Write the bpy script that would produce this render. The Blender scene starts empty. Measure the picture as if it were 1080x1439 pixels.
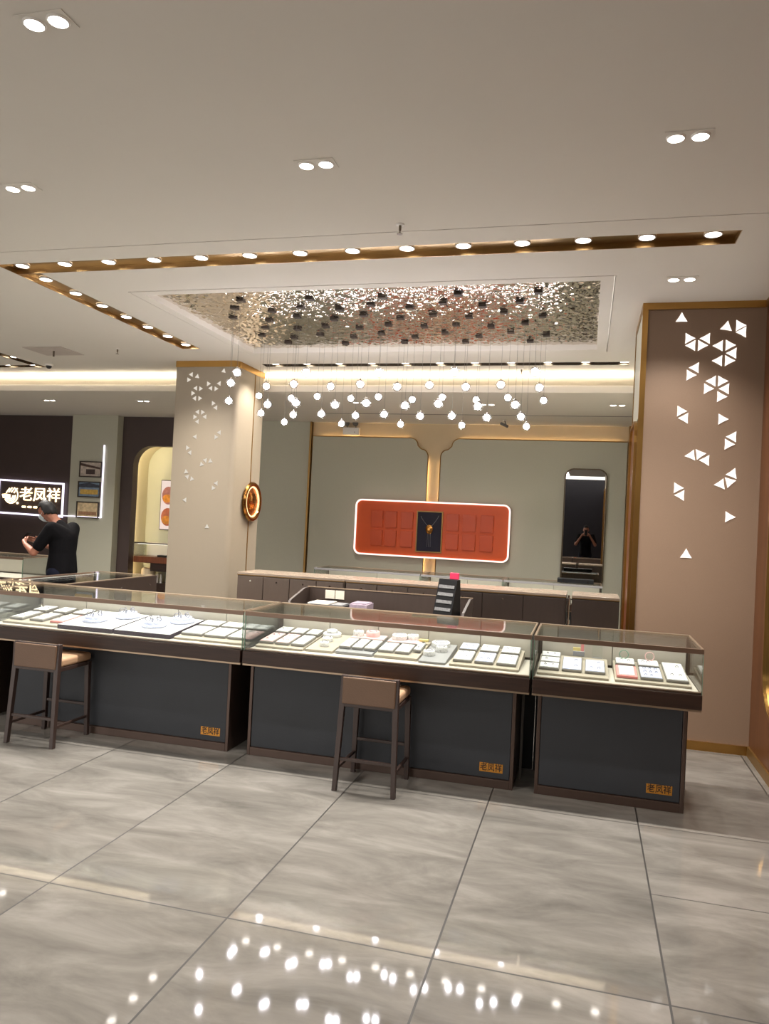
import bpy, bmesh, math, random
from mathutils import Vector, Matrix, noise
random.seed(7)
PI = math.pi
SC = bpy.context.scene
COL = SC.collection
R_ = math.radians

# ------------------------------------------------------------------ materials
def lin(c):
    out = []
    for v in c:
        v = v / 255.0
        out.append(v / 12.92 if v <= 0.04045 else ((v + 0.055) / 1.055) ** 2.4)
    return (out[0], out[1], out[2], 1.0)

def mat(name, rgb, rough=0.5, metal=0.0, var=0.06, vscale=6.0, bump=0.0, bscale=60.0, coat=0.0, spec=0.5, stretch=None):
    m = bpy.data.materials.new(name); m.use_nodes = True
    nt = m.node_tree; b = nt.nodes['Principled BSDF']
    b.inputs['Roughness'].default_value = rough
    b.inputs['Metallic'].default_value = metal
    b.inputs['Coat Weight'].default_value = coat
    b.inputs['Specular IOR Level'].default_value = spec
    tc = nt.nodes.new('ShaderNodeTexCoord')
    mp = nt.nodes.new('ShaderNodeMapping')
    if stretch: mp.inputs['Scale'].default_value = stretch
    nt.links.new(tc.outputs['Object'], mp.inputs['Vector'])
    n = nt.nodes.new('ShaderNodeTexNoise'); n.inputs['Scale'].default_value = vscale; n.inputs['Detail'].default_value = 5
    nt.links.new(mp.outputs['Vector'], n.inputs['Vector'])
    cr = nt.nodes.new('ShaderNodeValToRGB')
    c = lin(rgb)
    cr.color_ramp.elements[0].position = 0.3; cr.color_ramp.elements[1].position = 0.7
    cr.color_ramp.elements[0].color = tuple(x * (1 - var) for x in c[:3]) + (1,)
    cr.color_ramp.elements[1].color = tuple(min(1, x * (1 + var)) for x in c[:3]) + (1,)
    nt.links.new(n.outputs['Fac'], cr.inputs['Fac'])
    nt.links.new(cr.outputs['Color'], b.inputs['Base Color'])
    if bump:
        n2 = nt.nodes.new('ShaderNodeTexNoise'); n2.inputs['Scale'].default_value = bscale; n2.inputs['Detail'].default_value = 3
        nt.links.new(mp.outputs['Vector'], n2.inputs['Vector'])
        bp = nt.nodes.new('ShaderNodeBump'); bp.inputs['Strength'].default_value = bump; bp.inputs['Distance'].default_value = 0.01
        nt.links.new(n2.outputs['Fac'], bp.inputs['Height'])
        nt.links.new(bp.outputs['Normal'], b.inputs['Normal'])
    return m

def emit(name, rgb, strength):
    m = bpy.data.materials.new(name); m.use_nodes = True
    nt = m.node_tree; nt.nodes.clear()
    e = nt.nodes.new('ShaderNodeEmission'); o = nt.nodes.new('ShaderNodeOutputMaterial')
    e.inputs['Color'].default_value = lin(rgb); e.inputs['Strength'].default_value = strength
    nt.links.new(e.outputs[0], o.inputs['Surface'])
    return m

def glass(name, tint=(1, 1, 1), refl=1.0):
    m = bpy.data.materials.new(name); m.use_nodes = True
    nt = m.node_tree; nt.nodes.clear()
    o = nt.nodes.new('ShaderNodeOutputMaterial')
    t = nt.nodes.new('ShaderNodeBsdfTransparent'); t.inputs['Color'].default_value = (*tint, 1)
    g = nt.nodes.new('ShaderNodeBsdfGlossy'); g.inputs['Roughness'].default_value = 0.01
    f = nt.nodes.new('ShaderNodeFresnel'); f.inputs['IOR'].default_value = 1.4
    mu = nt.nodes.new('ShaderNodeMath'); mu.operation = 'MULTIPLY'; mu.inputs[1].default_value = refl
    mx = nt.nodes.new('ShaderNodeMixShader')
    nt.links.new(f.outputs[0], mu.inputs[0]); nt.links.new(mu.outputs[0], mx.inputs['Fac'])
    nt.links.new(t.outputs[0], mx.inputs[1]); nt.links.new(g.outputs[0], mx.inputs[2])
    nt.links.new(mx.outputs[0], o.inputs['Surface'])
    return m

M = {}
M['ceiling'] = mat('ceiling_paint', (222, 217, 208), 0.85, var=0.01, vscale=1.5)
M['soffit'] = mat('soffit_paint', (214, 208, 198), 0.85, var=0.01)
M['groove'] = mat('groove', (60, 56, 50), 0.9)
M['gold'] = mat('brushed_gold', (178, 138, 78), 0.28, 1.0, var=0.08, vscale=3)
M['goldmirror'] = mat('polished_gold', (180, 152, 108), 0.28, 1.0, var=0.12, vscale=4, bump=0.15, bscale=6)
M['goldtrim'] = mat('gold_trim', (150, 116, 66), 0.4, 0.8, var=0.06)
M['bronze'] = mat('bronze_panel', (112, 70, 40), 0.35, 0.4, var=0.2, vscale=3, stretch=(6, 6, .4))
M['steel'] = mat('rippled_steel', (226, 218, 206), 0.1, 1.0, var=0.03)
M['coltan'] = mat('tan_wallcovering', (126, 103, 84), 0.6, var=0.03, vscale=120, bump=0.1, bscale=300)
M['colgrey'] = mat('beige_wallcovering', (152, 140, 122), 0.5, var=0.03, vscale=120, bump=0.1, bscale=300)
M['tri'] = emit('triangle_glow', (255, 246, 236), 1.15)
M['tri2'] = emit('triangle_glow_soft', (245, 235, 220), 0.62)
M['panel'] = mat('grey_green_panel', (184, 182, 164), 0.6, var=0.02, vscale=60)
M['cream'] = mat('cream_wall', (206, 186, 152), 0.7, var=0.02)
M['dwall'] = mat('dark_brown_wall', (70, 56, 52), 0.55, var=0.05, vscale=4)
M['lip'] = mat('dark_walnut', (48, 31, 22), 0.42, var=0.25, vscale=5, stretch=(1, 12, 12), spec=.35)
M['toprail'] = mat('brown_metal_rail', (112, 90, 74), 0.35, 0.35, var=0.05)
M['trimlight'] = mat('champagne_trim', (160, 140, 118), 0.3, 0.7, var=0.05)
M['trimbrown'] = mat('brown_bronze_trim', (84, 68, 60), 0.35, 0.5, var=0.06)
M['navy'] = mat('blue_grey_leather', (44, 47, 52), 0.55, var=0.06, vscale=4, bump=0.12, bscale=250)
M['black'] = mat('black_matte', (22, 20, 22), 0.5)
M['blackgloss'] = mat('black_gloss', (12, 12, 14), 0.45, spec=.3)
M['white'] = mat('white_lacquer', (240, 236, 230), 0.4, var=0.01)
M['casewhite'] = mat('showcase_lining', (180, 172, 160), 0.6, var=0.03)
M['cream2'] = mat('cream_platform', (154, 144, 128), 0.6, var=0.03)
M['greyplat'] = mat('grey_platform', (132, 130, 130), 0.6)
M['pad'] = mat('white_leatherette', (204, 202, 200), 0.5, var=0.3, vscale=150, bump=0.3, bscale=90)
M['padblue'] = mat('pale_lilac_leatherette', (184, 188, 214), 0.5, var=0.25, vscale=150, bump=0.3, bscale=90)
M['padpink'] = mat('pale_pink_leatherette', (214, 172, 168), 0.5, var=0.05, vscale=80)
M['pinkred'] = mat('coral_pink', (206, 128, 124), 0.5)
M['traybase'] = mat('grey_tray_side', (124, 120, 114), 0.5)
M['purple'] = mat('dark_purple_velvet', (40, 20, 40), 0.7)
M['jewel'] = mat('silver_jewellery', (140, 138, 144), 0.35, .8)
M['jewelgold'] = mat('gold_jewellery', (210, 170, 90), 0.25, 1.0)
M['yellow'] = mat('pale_yellow_card', (206, 186, 116), 0.5)
M['brown'] = mat('taupe_brown_laminate', (88, 75, 66), 0.4, var=0.06, vscale=40, stretch=(1, 1, .1))
M['brown2'] = mat('dark_taupe_laminate', (60, 49, 43), 0.4, var=0.06, vscale=40, stretch=(1, 1, .1))
M['browntop'] = mat('pale_stone_top', (150, 134, 118), 0.25, var=0.05)
M['chrome'] = mat('chrome', (225, 222, 218), 0.1, 1.0, var=0.02)
M['orange'] = mat('orange_lacquer', (212, 82, 16), 0.45, var=0.03)
M['orange2'] = mat('orange_raised', (198, 72, 16), 0.4, var=0.03)
M['neon'] = emit('white_neon', (255, 240, 236), 2.2)
M['neonrim'] = emit('rim_glow', (255, 226, 214), 1.3)
M['neoncool'] = emit('cool_white_neon', (240, 232, 255), 1.6)
M['sign'] = emit('warm_sign_glow', (255, 226, 178), 2.8)
M['lens'] = emit('downlight_lens', (255, 246, 236), 14)
M['strip'] = emit('led_strip', (255, 240, 214), 28)
M['striptop'] = emit('warm_led_strip', (255, 214, 160), 20)
M['casestrip'] = emit('case_led_strip', (255, 250, 240), 2.0)
M['ledlow'] = emit('alcove_led', (255, 232, 186), 14)
M['globe'] = emit('globe_core', (255, 250, 255), 32)
M['canopy'] = mat('canopy_metal', (62, 52, 46), .4, .4)
M['glass'] = glass('clear_glass', (0.97, 0.99, 0.98), .7)
M['glassedge'] = mat('green_glass_edge', (120, 150, 130), 0.15, var=0.05)
M['ball'] = glass('globe_glass', (0.99, 0.99, 1.0), .45)
M['mirror'] = mat('mirror_silver', (200, 200, 196), 0.01, 1.0, var=0.0)
M['copper'] = mat('copper_relief', (190, 110, 48), 0.22, 0.9, var=0.25, vscale=30, bump=0.7, bscale=30)
M['stool'] = mat('dark_stained_wood', (56, 42, 37), 0.42, var=0.15, vscale=8, stretch=(8, 8, 1))
M['leather'] = mat('tan_leather', (176, 142, 112), 0.45, var=0.05, bump=0.1, bscale=120)
M['leatherback'] = mat('brown_leather', (102, 78, 60), 0.45, var=0.05, bump=0.1, bscale=120)
M['plate'] = mat('gold_plate', (200, 138, 52), 0.35, 0.5, var=0.1)
M['inkbrown'] = mat('dark_brown_ink', (36, 20, 8), 0.5)
M['paper'] = mat('paper', (214, 206, 190), 0.7)
M['greypaper'] = mat('grey_printed_paper', (112, 112, 112), 0.6, var=0.3, vscale=80)
M['lilac'] = mat('lilac_film', (150, 136, 148), 0.35, var=0.2, vscale=40)
M['magenta'] = mat('magenta_card', (196, 40, 80), 0.5)
M['skin'] = mat('skin', (160, 106, 84), 0.5, var=0.05)
M['hair'] = mat('black_hair', (14, 10, 9), 0.6, var=0.3, vscale=90, stretch=(1, 1, 5))
M['shirt'] = mat('black_tshirt', (10, 9, 12), 0.9, spec=.15)
M['jeans'] = mat('dark_blue_jeans', (14, 17, 32), 0.85, spec=.2)
M['mask'] = mat('pale_mask', (196, 210, 214), 0.7)
M['woodred'] = mat('reddish_wood', (120, 66, 38), 0.3, var=0.2, vscale=4, stretch=(8, 8, 1))
M['mallwall'] = mat('dark_shopfront', (34, 32, 40), 0.5)
M['grille'] = mat('dark_grille', (110, 106, 100), 0.7)
M['sprink'] = mat('sprinkler_metal', (120, 110, 96), 0.3, 0.9)
M['poster'] = mat('poster_paper', (232, 214, 206), 0.5, var=0.02)
M['frame'] = mat('dark_frame', (58, 48, 40), 0.4)
M['ledgold'] = mat('medallion_gold', (170, 120, 60), 0.2, 1.0, var=0.15)
M['night'] = mat('dark_navy_velvet', (22, 18, 40), 0.7)

# floor tiles ----------------------------------------------------------------
def floor_mat():
    m = bpy.data.materials.new('polished_grey_tile'); m.use_nodes = True
    nt = m.node_tree; b = nt.nodes['Principled BSDF']; L = nt.links.new
    b.inputs['Roughness'].default_value = 0.07
    b.inputs['Specular IOR Level'].default_value = 0.55
    geo = nt.nodes.new('ShaderNodeNewGeometry'); sep = nt.nodes.new('ShaderNodeSeparateXYZ')
    L(geo.outputs['Position'], sep.inputs[0])
    def math_(op, a, bb=None, clamp=False):
        n = nt.nodes.new('ShaderNodeMath'); n.operation = op; n.use_clamp = clamp
        for i, v in enumerate((a, bb)):
            if v is None: continue
            if isinstance(v, (int, float)): n.inputs[i].default_value = v
            else: L(v, n.inputs[i])
        return n.outputs[0]
    def joint(src, off, size, w):
        a = math_('ADD', src, off); a = math_('DIVIDE', a, size); a = math_('FRACT', a)
        a = math_('SUBTRACT', a, 0.5); a = math_('ABSOLUTE', a)
        return math_('GREATER_THAN', a, 0.5 - w / size / 2)
    jx = joint(sep.outputs['X'], -0.337 + 8.0, 0.8, 0.008)
    jy = joint(sep.outputs['Y'], -2.71 + 16.0, 1.6, 0.008)
    jy2 = joint(sep.outputs['Y'], -3.51 + 16.0, 1.6, 0.006)
    gate = math_('GREATER_THAN', sep.outputs['X'], 0.337)
    jy2 = math_('MULTIPLY', jy2, gate)
    j = math_('MAXIMUM', math_('MAXIMUM', jx, jy), jy2)
    # per tile tone
    tx = math_('FLOOR', math_('DIVIDE', math_('ADD', sep.outputs['X'], -0.337 + 8.0), 0.8))
    ty = math_('FLOOR', math_('DIVIDE', math_('ADD', sep.outputs['Y'], -2.71 + 16.0), 1.6))
    cmb = nt.nodes.new('ShaderNodeCombineXYZ'); L(tx, cmb.inputs[0]); L(ty, cmb.inputs[1])
    wn = nt.nodes.new('ShaderNodeTexWhiteNoise'); wn.noise_dimensions = '3D'; L(cmb.outputs[0], wn.inputs['Vector'])
    sc = nt.nodes.new('ShaderNodeVectorMath'); sc.operation = 'SCALE'; sc.inputs['Scale'].default_value = 7.0
    L(wn.outputs['Color'], sc.inputs[0])
    ad = nt.nodes.new('ShaderNodeVectorMath'); ad.operation = 'ADD'; L(geo.outputs['Position'], ad.inputs[0]); L(sc.outputs[0], ad.inputs[1])
    mp = nt.nodes.new('ShaderNodeMapping'); mp.inputs['Rotation'].default_value = (0, 0, R_(-38)); mp.inputs['Scale'].default_value = (0.8, 2.2, 1)
    L(ad.outputs[0], mp.inputs['Vector'])
    n1 = nt.nodes.new('ShaderNodeTexNoise'); n1.inputs['Scale'].default_value = 2.2; n1.inputs['Detail'].default_value = 8; n1.inputs['Roughness'].default_value = 0.62; n1.inputs['Distortion'].default_value = 0.5
    L(mp.outputs[0], n1.inputs['Vector'])
    cr = nt.nodes.new('ShaderNodeValToRGB')
    e = cr.color_ramp.elements
    e[0].position = 0.3; e[0].color = lin((94, 91, 86))
    e[1].position = 0.72; e[1].color = lin((138, 134, 128))
    x = cr.color_ramp.elements.new(0.5); x.color = lin((116, 112, 106))
    L(n1.outputs['Fac'], cr.inputs['Fac'])
    mx = nt.nodes.new('ShaderNodeMix'); mx.data_type = 'RGBA'
    L(j, mx.inputs['Factor']); L(cr.outputs['Color'], mx.inputs['A']); mx.inputs['B'].default_value = lin((40, 36, 32))
    L(mx.outputs['Result'], b.inputs['Base Color'])
    n3 = nt.nodes.new('ShaderNodeTexNoise'); n3.inputs['Scale'].default_value = 2.6; n3.inputs['Detail'].default_value = 1
    L(geo.outputs['Position'], n3.inputs['Vector'])
    h = math_('SUBTRACT', math_('MULTIPLY', n3.outputs['Fac'], 0.35), math_('MULTIPLY', j, 0.2))
    bp = nt.nodes.new('ShaderNodeBump'); bp.inputs['Strength'].default_value = 0.06; bp.inputs['Distance'].default_value = 0.006
    L(h, bp.inputs['Height']); L(bp.outputs['Normal'], b.inputs['Normal'])
    r = nt.nodes.new('ShaderNodeMix'); r.data_type = 'FLOAT'; L(j, r.inputs[0]); r.inputs[2].default_value = 0.045; r.inputs[3].default_value = 0.6
    L(r.outputs[0], b.inputs['Roughness'])
    return m
M['floor'] = floor_mat()

# ------------------------------------------------------------------ mesh kit
class MB:
    def __init__(s): s.bm = bmesh.new()
    def box(s, x0, x1, y0, y1, z0, z1, mtx=None):
        v = [s.bm.verts.new(p) for p in ((x0,y0,z0),(x1,y0,z0),(x1,y1,z0),(x0,y1,z0),(x0,y0,z1),(x1,y0,z1),(x1,y1,z1),(x0,y1,z1))]
        if mtx is not None:
            for q in v: q.co = mtx @ q.co
        for f in ((0,3,2,1),(4,5,6,7),(0,1,5,4),(1,2,6,5),(2,3,7,6),(3,0,4,7)): s.bm.faces.new([v[i] for i in f])
        return s
    def bar(s, a, b, wa, wb=None, da=None, db=None):
        """tapered square bar from a to b, wa x da at a, wb x db at b (x size, y size)"""
        wb = wa if wb is None else wb; da = wa if da is None else da; db = wb if db is None else db
        v = []
        for (p, w, d) in ((a, wa, da), (b, wb, db)):
            for (i, j) in ((-1,-1),(1,-1),(1,1),(-1,1)): v.append(s.bm.verts.new((p[0]+i*w/2, p[1]+j*d/2, p[2])))
        for f in ((0,3,2,1),(4,5,6,7),(0,1,5,4),(1,2,6,5),(2,3,7,6),(3,0,4,7)): s.bm.faces.new([v[i] for i in f])
        return s
    def tube(s, a, b, r, n=12, r2=None, cap=True):
        a = Vector(a); b = Vector(b); d = (b - a).normalized(); r2 = r if r2 is None else r2
        u = d.orthogonal().normalized(); w = d.cross(u)
        ra = [s.bm.verts.new(a + (u*math.cos(t)+w*math.sin(t))*r) for t in [2*PI*i/n for i in range(n)]]
        rb = [s.bm.verts.new(b + (u*math.cos(t)+w*math.sin(t))*r2) for t in [2*PI*i/n for i in range(n)]]
        for i in range(n): s.bm.faces.new((ra[i], ra[(i+1)%n], rb[(i+1)%n], rb[i]))
        if cap: s.bm.faces.new(ra[::-1]); s.bm.faces.new(rb)
        return s
    def path(s, pts, r, n=8, closed=False):
        pts = [Vector(p) for p in pts]; N = len(pts); rings = []
        ref = None
        for i, p in enumerate(pts):
            a = pts[i-1] if (i > 0 or closed) else p; b = pts[(i+1) % N] if (i < N-1 or closed) else p
            d = (b - a).normalized()
            if ref is None: ref = d.orthogonal().normalized()
            u = (ref - d*ref.dot(d))
            u = u.normalized() if u.length > 1e-5 else d.orthogonal().normalized()
            ref = u; w = d.cross(u)
            rings.append([s.bm.verts.new(p + (u*math.cos(t)+w*math.sin(t))*r) for t in [2*PI*k/n for k in range(n)]])
        for i in range(N if closed else N-1):
            A = rings[i]; B = rings[(i+1) % N]
            for k in range(n): s.bm.faces.new((A[k], A[(k+1)%n], B[(k+1)%n], B[k]))
        if not closed: s.bm.faces.new(rings[0][::-1]); s.bm.faces.new(rings[-1])
        return s
    def lathe(s, prof, n=32, c=(0,0,0)):
        rings = []
        for (r, z) in prof:
            if r < 1e-6: rings.append([s.bm.verts.new((c[0], c[1], c[2]+z))])
            else: rings.append([s.bm.verts.new((c[0]+r*math.cos(2*PI*i/n), c[1]+r*math.sin(2*PI*i/n), c[2]+z)) for i in range(n)])
        for A, B in zip(rings, rings[1:]):
            for i in range(n):
                j = (i+1) % n
                if len(A) == 1 and len(B) == 1: continue
                if len(A) == 1: s.bm.faces.new((A[0], B[j], B[i]))
                elif len(B) == 1: s.bm.faces.new((A[i], A[j], B[0]))
                else: s.bm.faces.new((A[i], A[j], B[j], B[i]))
        return s
    def prism(s, pts, axis, lo, hi):
        """outline pts (2D) extruded along axis x/y/z"""
        def P(p, h):
            if axis == 'y': return (p[0], h, p[1])
            if axis == 'x': return (h, p[0], p[1])
            return (p[0], p[1], h)
        A = [s.bm.verts.new(P(p, lo)) for p in pts]; B = [s.bm.verts.new(P(p, hi)) for p in pts]
        n = len(pts)
        for i in range(n): s.bm.faces.new((A[i], A[(i+1)%n], B[(i+1)%n], B[i]))
        s.bm.faces.new(A[::-1]); s.bm.faces.new(B)
        return s
    def frame(s, outer, inner, axis, lo, hi):
        """ring between two outlines of equal length, extruded"""
        def P(p, h):
            if axis == 'y': return (p[0], h, p[1])
            if axis == 'x': return (h, p[0], p[1])
            return (p[0], p[1], h)
        rs = [[s.bm.verts.new(P(p, h)) for p in pts] for pts, h in ((outer,lo),(outer,hi),(inner,hi),(inner,lo))]
        n = len(outer)
        for k in range(4):
            A = rs[k]; B = rs[(k+1)%4]
            for i in range(n): s.bm.faces.new((A[i], A[(i+1)%n], B[(i+1)%n], B[i]))
        return s
    def sphere(s, c, r, u=20, v=12, sc=(1,1,1)):
        m = Matrix.Translation(c) @ Matrix.Diagonal((sc[0]*r, sc[1]*r, sc[2]*r, 1))
        bmesh.ops.create_uvsphere(s.bm, u_segments=u, v_segments=v, radius=1.0, matrix=m)
        return s
    def build(s, name, m, parent=None, smooth=False, bevel=0.0, seg=2):
        bmesh.ops.recalc_face_normals(s.bm, faces=s.bm.faces[:])
        me = bpy.data.meshes.new(name); s.bm.to_mesh(me); s.bm.free()
        o = bpy.data.objects.new(name, me); COL.objects.link(o)
        if m is not None: me.materials.append(m)
        if smooth:
            for p in me.polygons: p.use_smooth = True
            try: me.set_sharp_from_angle(angle=R_(35))
            except Exception: pass
        if bevel:
            bv = o.modifiers.new('bevel', 'BEVEL'); bv.width = bevel; bv.segments = seg; bv.limit_method = 'ANGLE'; bv.angle_limit = R_(40)
        if parent is not None: o.parent = parent
        return o

def box(name, m, parent, *a, bevel=0.0): return MB().box(*a).build(name, m, parent, bevel=bevel)
def rrect(x0, x1, z0, z1, r, n=6):
    pts = []
    for (cx, cz, a0) in ((x1-r, z0+r, -90), (x1-r, z1-r, 0), (x0+r, z1-r, 90), (x0+r, z0+r, 180)):
        for i in range(n+1):
            a = R_(a0 + 90*i/n); pts.append((cx + r*math.cos(a), cz + r*math.sin(a)))
    return pts

def tag(o, label, cat, group=None):
    o['label'] = label; o['category'] = cat
    if group: o['group'] = group
    return o
def thing(name, label, cat, loc=(0,0,0), rz=0.0, group=None):
    o = bpy.data.objects.new(name, None); COL.objects.link(o); o.empty_display_size = 0.1
    o.location = loc; o.rotation_euler = (0, 0, rz)
    return tag(o, label, cat, group)
def struct(name, mb, m, **k):
    o = mb.build(name, m, None, **k); o['kind'] = 'structure'; return o
def kids(o): return [c for c in bpy.data.objects if c.parent == o]
def copy_tree(o, parent=None, ch=None):
    c = o.copy(); COL.objects.link(c); c.parent = parent
    for k in kids(o): copy_tree(k, c)
    return c
ORD = ['first','second','third','fourth','fifth','sixth','seventh','eighth','ninth','tenth','eleventh','twelfth','thirteenth','fourteenth','fifteenth','sixteenth','seventeenth','eighteenth','nineteenth','twentieth','twenty-first','twenty-second','twenty-third','twenty-fourth','twenty-fifth','twenty-sixth','twenty-seventh','twenty-eighth']

def text_mesh(name, body, size, m, parent, loc, rot, depth=0.002, align='CENTER', bold=0.0, sx=1.0):
    c = bpy.data.curves.new(name, 'FONT'); c.body = body; c.size = size; c.extrude = depth; c.align_x = align; c.align_y = 'CENTER'; c.offset = bold
    o = bpy.data.objects.new(name + '_src', c); COL.objects.link(o)
    bpy.context.view_layer.update()
    me = bpy.data.meshes.new_from_object(o.evaluated_get(bpy.context.evaluated_depsgraph_get()))
    bpy.data.objects.remove(o)
    me.name = name; me.materials.clear(); me.materials.append(m)
    o = bpy.data.objects.new(name, me); COL.objects.link(o); o.location = loc; o.rotation_euler = rot; o.scale = (sx, 1, 1)
    if parent is not None: o.parent = parent
    return o

def grid_with_holes(mb, X0, X1, Y0, Y1, z0, z1, holes):
    xs = sorted({X0, X1} | {v for h in holes for v in h[:2] if X0 < v < X1})
    ys = sorted({Y0, Y1} | {v for h in holes for v in h[2:] if Y0 < v < Y1})
    for j in range(len(ys)-1):
        run = None
        for i in range(len(xs)-1):
            cx = (xs[i]+xs[i+1])/2; cy = (ys[j]+ys[j+1])/2
            inside = any(h[0] < cx < h[1] and h[2] < cy < h[3] for h in holes)
            if not inside: run = (xs[i] if run is None else run)
            if run is not None and (inside or i == len(xs)-2):
                mb.box(run, xs[i] if inside else xs[i+1], ys[j], ys[j+1], z0, z1); run = None
    return mb

# ------------------------------------------------------------------ constants
CZ = 3.27; SZ = 3.05; WY = 11.25; WB = 11.30; RX = 1.19; COLY = 5.976
FY = -4.0; LX = -12.0

# ------------------------------------------------------------------ setting
struct('floor', MB().box(LX, 4.0, FY-4, 12.0, -0.05, 0.0), M['floor'])
tr_front = (-4.22, 0.77, 4.585, 4.80)
tr_left = (-4.22, -4.01, 4.80, 7.24)
tr_back = (-3.66, 0.35, 8.01, 8.16)
tr_far = (-9.0, -6.60, 7.98, 8.12)
tr_far2 = (-6.74, -6.60, 5.6, 7.98)
rec = (-3.60, 0.12, 5.295, 7.555)
colL = (-4.62, -3.85, 7.82, 8.54)
holes = [tr_front, tr_left, tr_back, tr_far, tr_far2, rec]
mb = MB(); grid_with_holes(mb, LX, 4.0, 4.365, 9.35, CZ, CZ+0.14, holes)
struct('ceiling', mb, M['ceiling'])
struct('ceiling.001', MB().box(LX, 4.0, -2.5, 4.357, CZ, CZ+0.14), M['ceiling'])
struct('trim_1', MB().box(LX, 4.0, 4.357, 4.365, CZ+0.01, CZ+0.14), M['groove'])
# lowered border over the back of the shop, with a lip that hides the cove light
mb = MB(); mb.box(LX, 0.6, 8.58, 12.0, SZ, SZ+0.03)
mb.box(LX, 0.6, 8.55, 8.58, SZ, SZ+0.068)
struct('ceiling.002', mb, M['soffit'])
struct('wall_cove', MB().box(LX, 0.6, 9.3, 9.35, SZ+0.03, CZ), M['ceiling'])
struct('trim_2', MB().box(-3.8, 0.55, 10.28, 10.30, SZ-0.004, SZ), M['grille'])
cl = tag(MB().box(LX+.2, 0.58, 8.62, 8.65, SZ+0.032, SZ+0.045).build('cove_light', M['strip']), 'long warm LED strip hidden in the ceiling cove over the back border', 'strip light')

# back wall
struct('wall_back', MB().box(-5.3, 0.62, WB, WB+0.12, 0, SZ), M['cream'])
struct('wall_back.001', MB().box(-5.3, -4.245, WY-.01, WB, 0, SZ), M['panel'])
struct('trim_3', MB().box(-4.245, -4.215, WY-0.03, WB, 0, SZ), M['goldtrim'])
struct('trim_4', MB().box(0.525, 0.56, WY-0.03, WB, 0, SZ), M['goldtrim'])
struct('wall_right.001', MB().box(.62, .72, 6.85, WB+.12, 0, CZ), M['panel'])
struct('wall_back.002', MB().box(-5.4, -5.3, 10.9, WB+.12, 0, SZ), M['panel'])
# left back wall with alcove
mb = MB(); AX0, AX1, AZ0, AZ1 = -7.17, -5.5, 0.0, 2.58
mb.box(LX, -8.24, 10.95, 11.1, 0, SZ)
struct('wall_left_back', mb, M['dwall'])
ar = 0.32; outl = [(-7.39, 0), (AX0, 0), (AX0, AZ1-ar)] + [(AX0+ar-ar*math.cos(R_(90*i/10)), AZ1-ar+ar*math.sin(R_(90*i/10))) for i in range(1, 11)] + [(AX1, AZ1), (AX1, 0), (-5.4, 0), (-5.4, SZ), (-7.39, SZ)]
struct('wall_left_back.001', MB().prism(outl, 'y', 10.95, 11.1), M['dwall'])
def arch(off, n=10):
    r = ar+off; return [(AX0-off, 0.02)] + [(AX0-off, AZ1-ar)] + [(AX0+ar-r*math.cos(R_(90*i/n)), AZ1-ar+r*math.sin(R_(90*i/n))) for i in range(1, n+1)] + [(AX1+.0, AZ1+off)]
lo, li = arch(.085), arch(.06)
struct('trim_8', MB().prism(lo + li[::-1], 'y', 11.1, 11.5), mat('alcove_lining', (226, 216, 184), .6, var=.01))
struct('wall_alcove', MB().box(-7.5, -5.4, 11.5, 11.55, 0, SZ).box(-7.5, AX0-.1, 11.1, 11.5, 0, SZ).box(-5.5, -5.4, 11.1, 11.5, 0, SZ).box(AX0-.1, -5.5, 11.1, 11.5, AZ1+.1, SZ), mat('alcove_paint', (206, 208, 190), .6, var=.01))
arcp = [(AX0-.035, 11.12, z) for z in (0.3, 1.4, AZ1-ar)] + [(AX0+ar-(ar+.035)*math.cos(R_(90*i/8)), 11.12, AZ1-ar+(ar+.035)*math.sin(R_(90*i/8))) for i in range(1, 9)] + [(-5.6, 11.12, AZ1+.035)]
tag(MB().path(arcp, 0.012, 6).build('alcove_light', M['ledlow']), 'warm light line following the rounded edge of the alcove behind the column', 'strip light')
struct('pillar_wall', MB().box(-8.24, -7.39, 10.80, 11.1, 0, SZ), M['panel'])
struct('wall_left', MB().box(LX-.1, LX, -1.0, 11.1, 0, CZ), M['dwall'])
struct('wall_right', MB().box(RX, RX+.1, -3.2, 5.976, 0, CZ), M['bronze'])
# right block (tan column with triangles)
def col_right():
    t = thing('display_column', 'wide tan column with glowing white triangles and gold edging at the right', 'column', (0.35, COLY, 0))
    W = RX + .1 - .35; D = 0.86
    MB().box(0, W, 0, D, 0, CZ).build('column_body', M['coltan'], t)
    box('top_trim', M['gold'], t, -.012, RX-.35, -.015, 0, CZ-.05, CZ)
    box('edge_trim', M['gold'], t, -.012, .028, -.014, 0, 0.0, CZ-.05)
    box('baseboard', M['gold'], t, .028, RX-.35, -.012, 0, 0.0, 0.065)
    g = MB().box(-.012, 0, 0.0, D-.02, CZ-.05, CZ).box(-.012, 0, D-.05, D, 0, CZ-.05).build('side_trim', M['goldtrim'], t)
    box('side_panel', M['panel'], t, -.006, 0, .03, D-.06, 2.42, CZ-.05)
    o = rrect(.06, D-.08, 0.35, 2.42, .18, 6); i = rrect(.085, D-.105, 0.375, 2.395, .155, 6)
    MB().frame(o, i, 'x', -.03, 0).build('side_arch_frame', M['gold'], t)
    MB().prism(i, 'x', -.012, -.002).build('side_arch_panel', M['woodred'], t)
    return t
cR = col_right()
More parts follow.
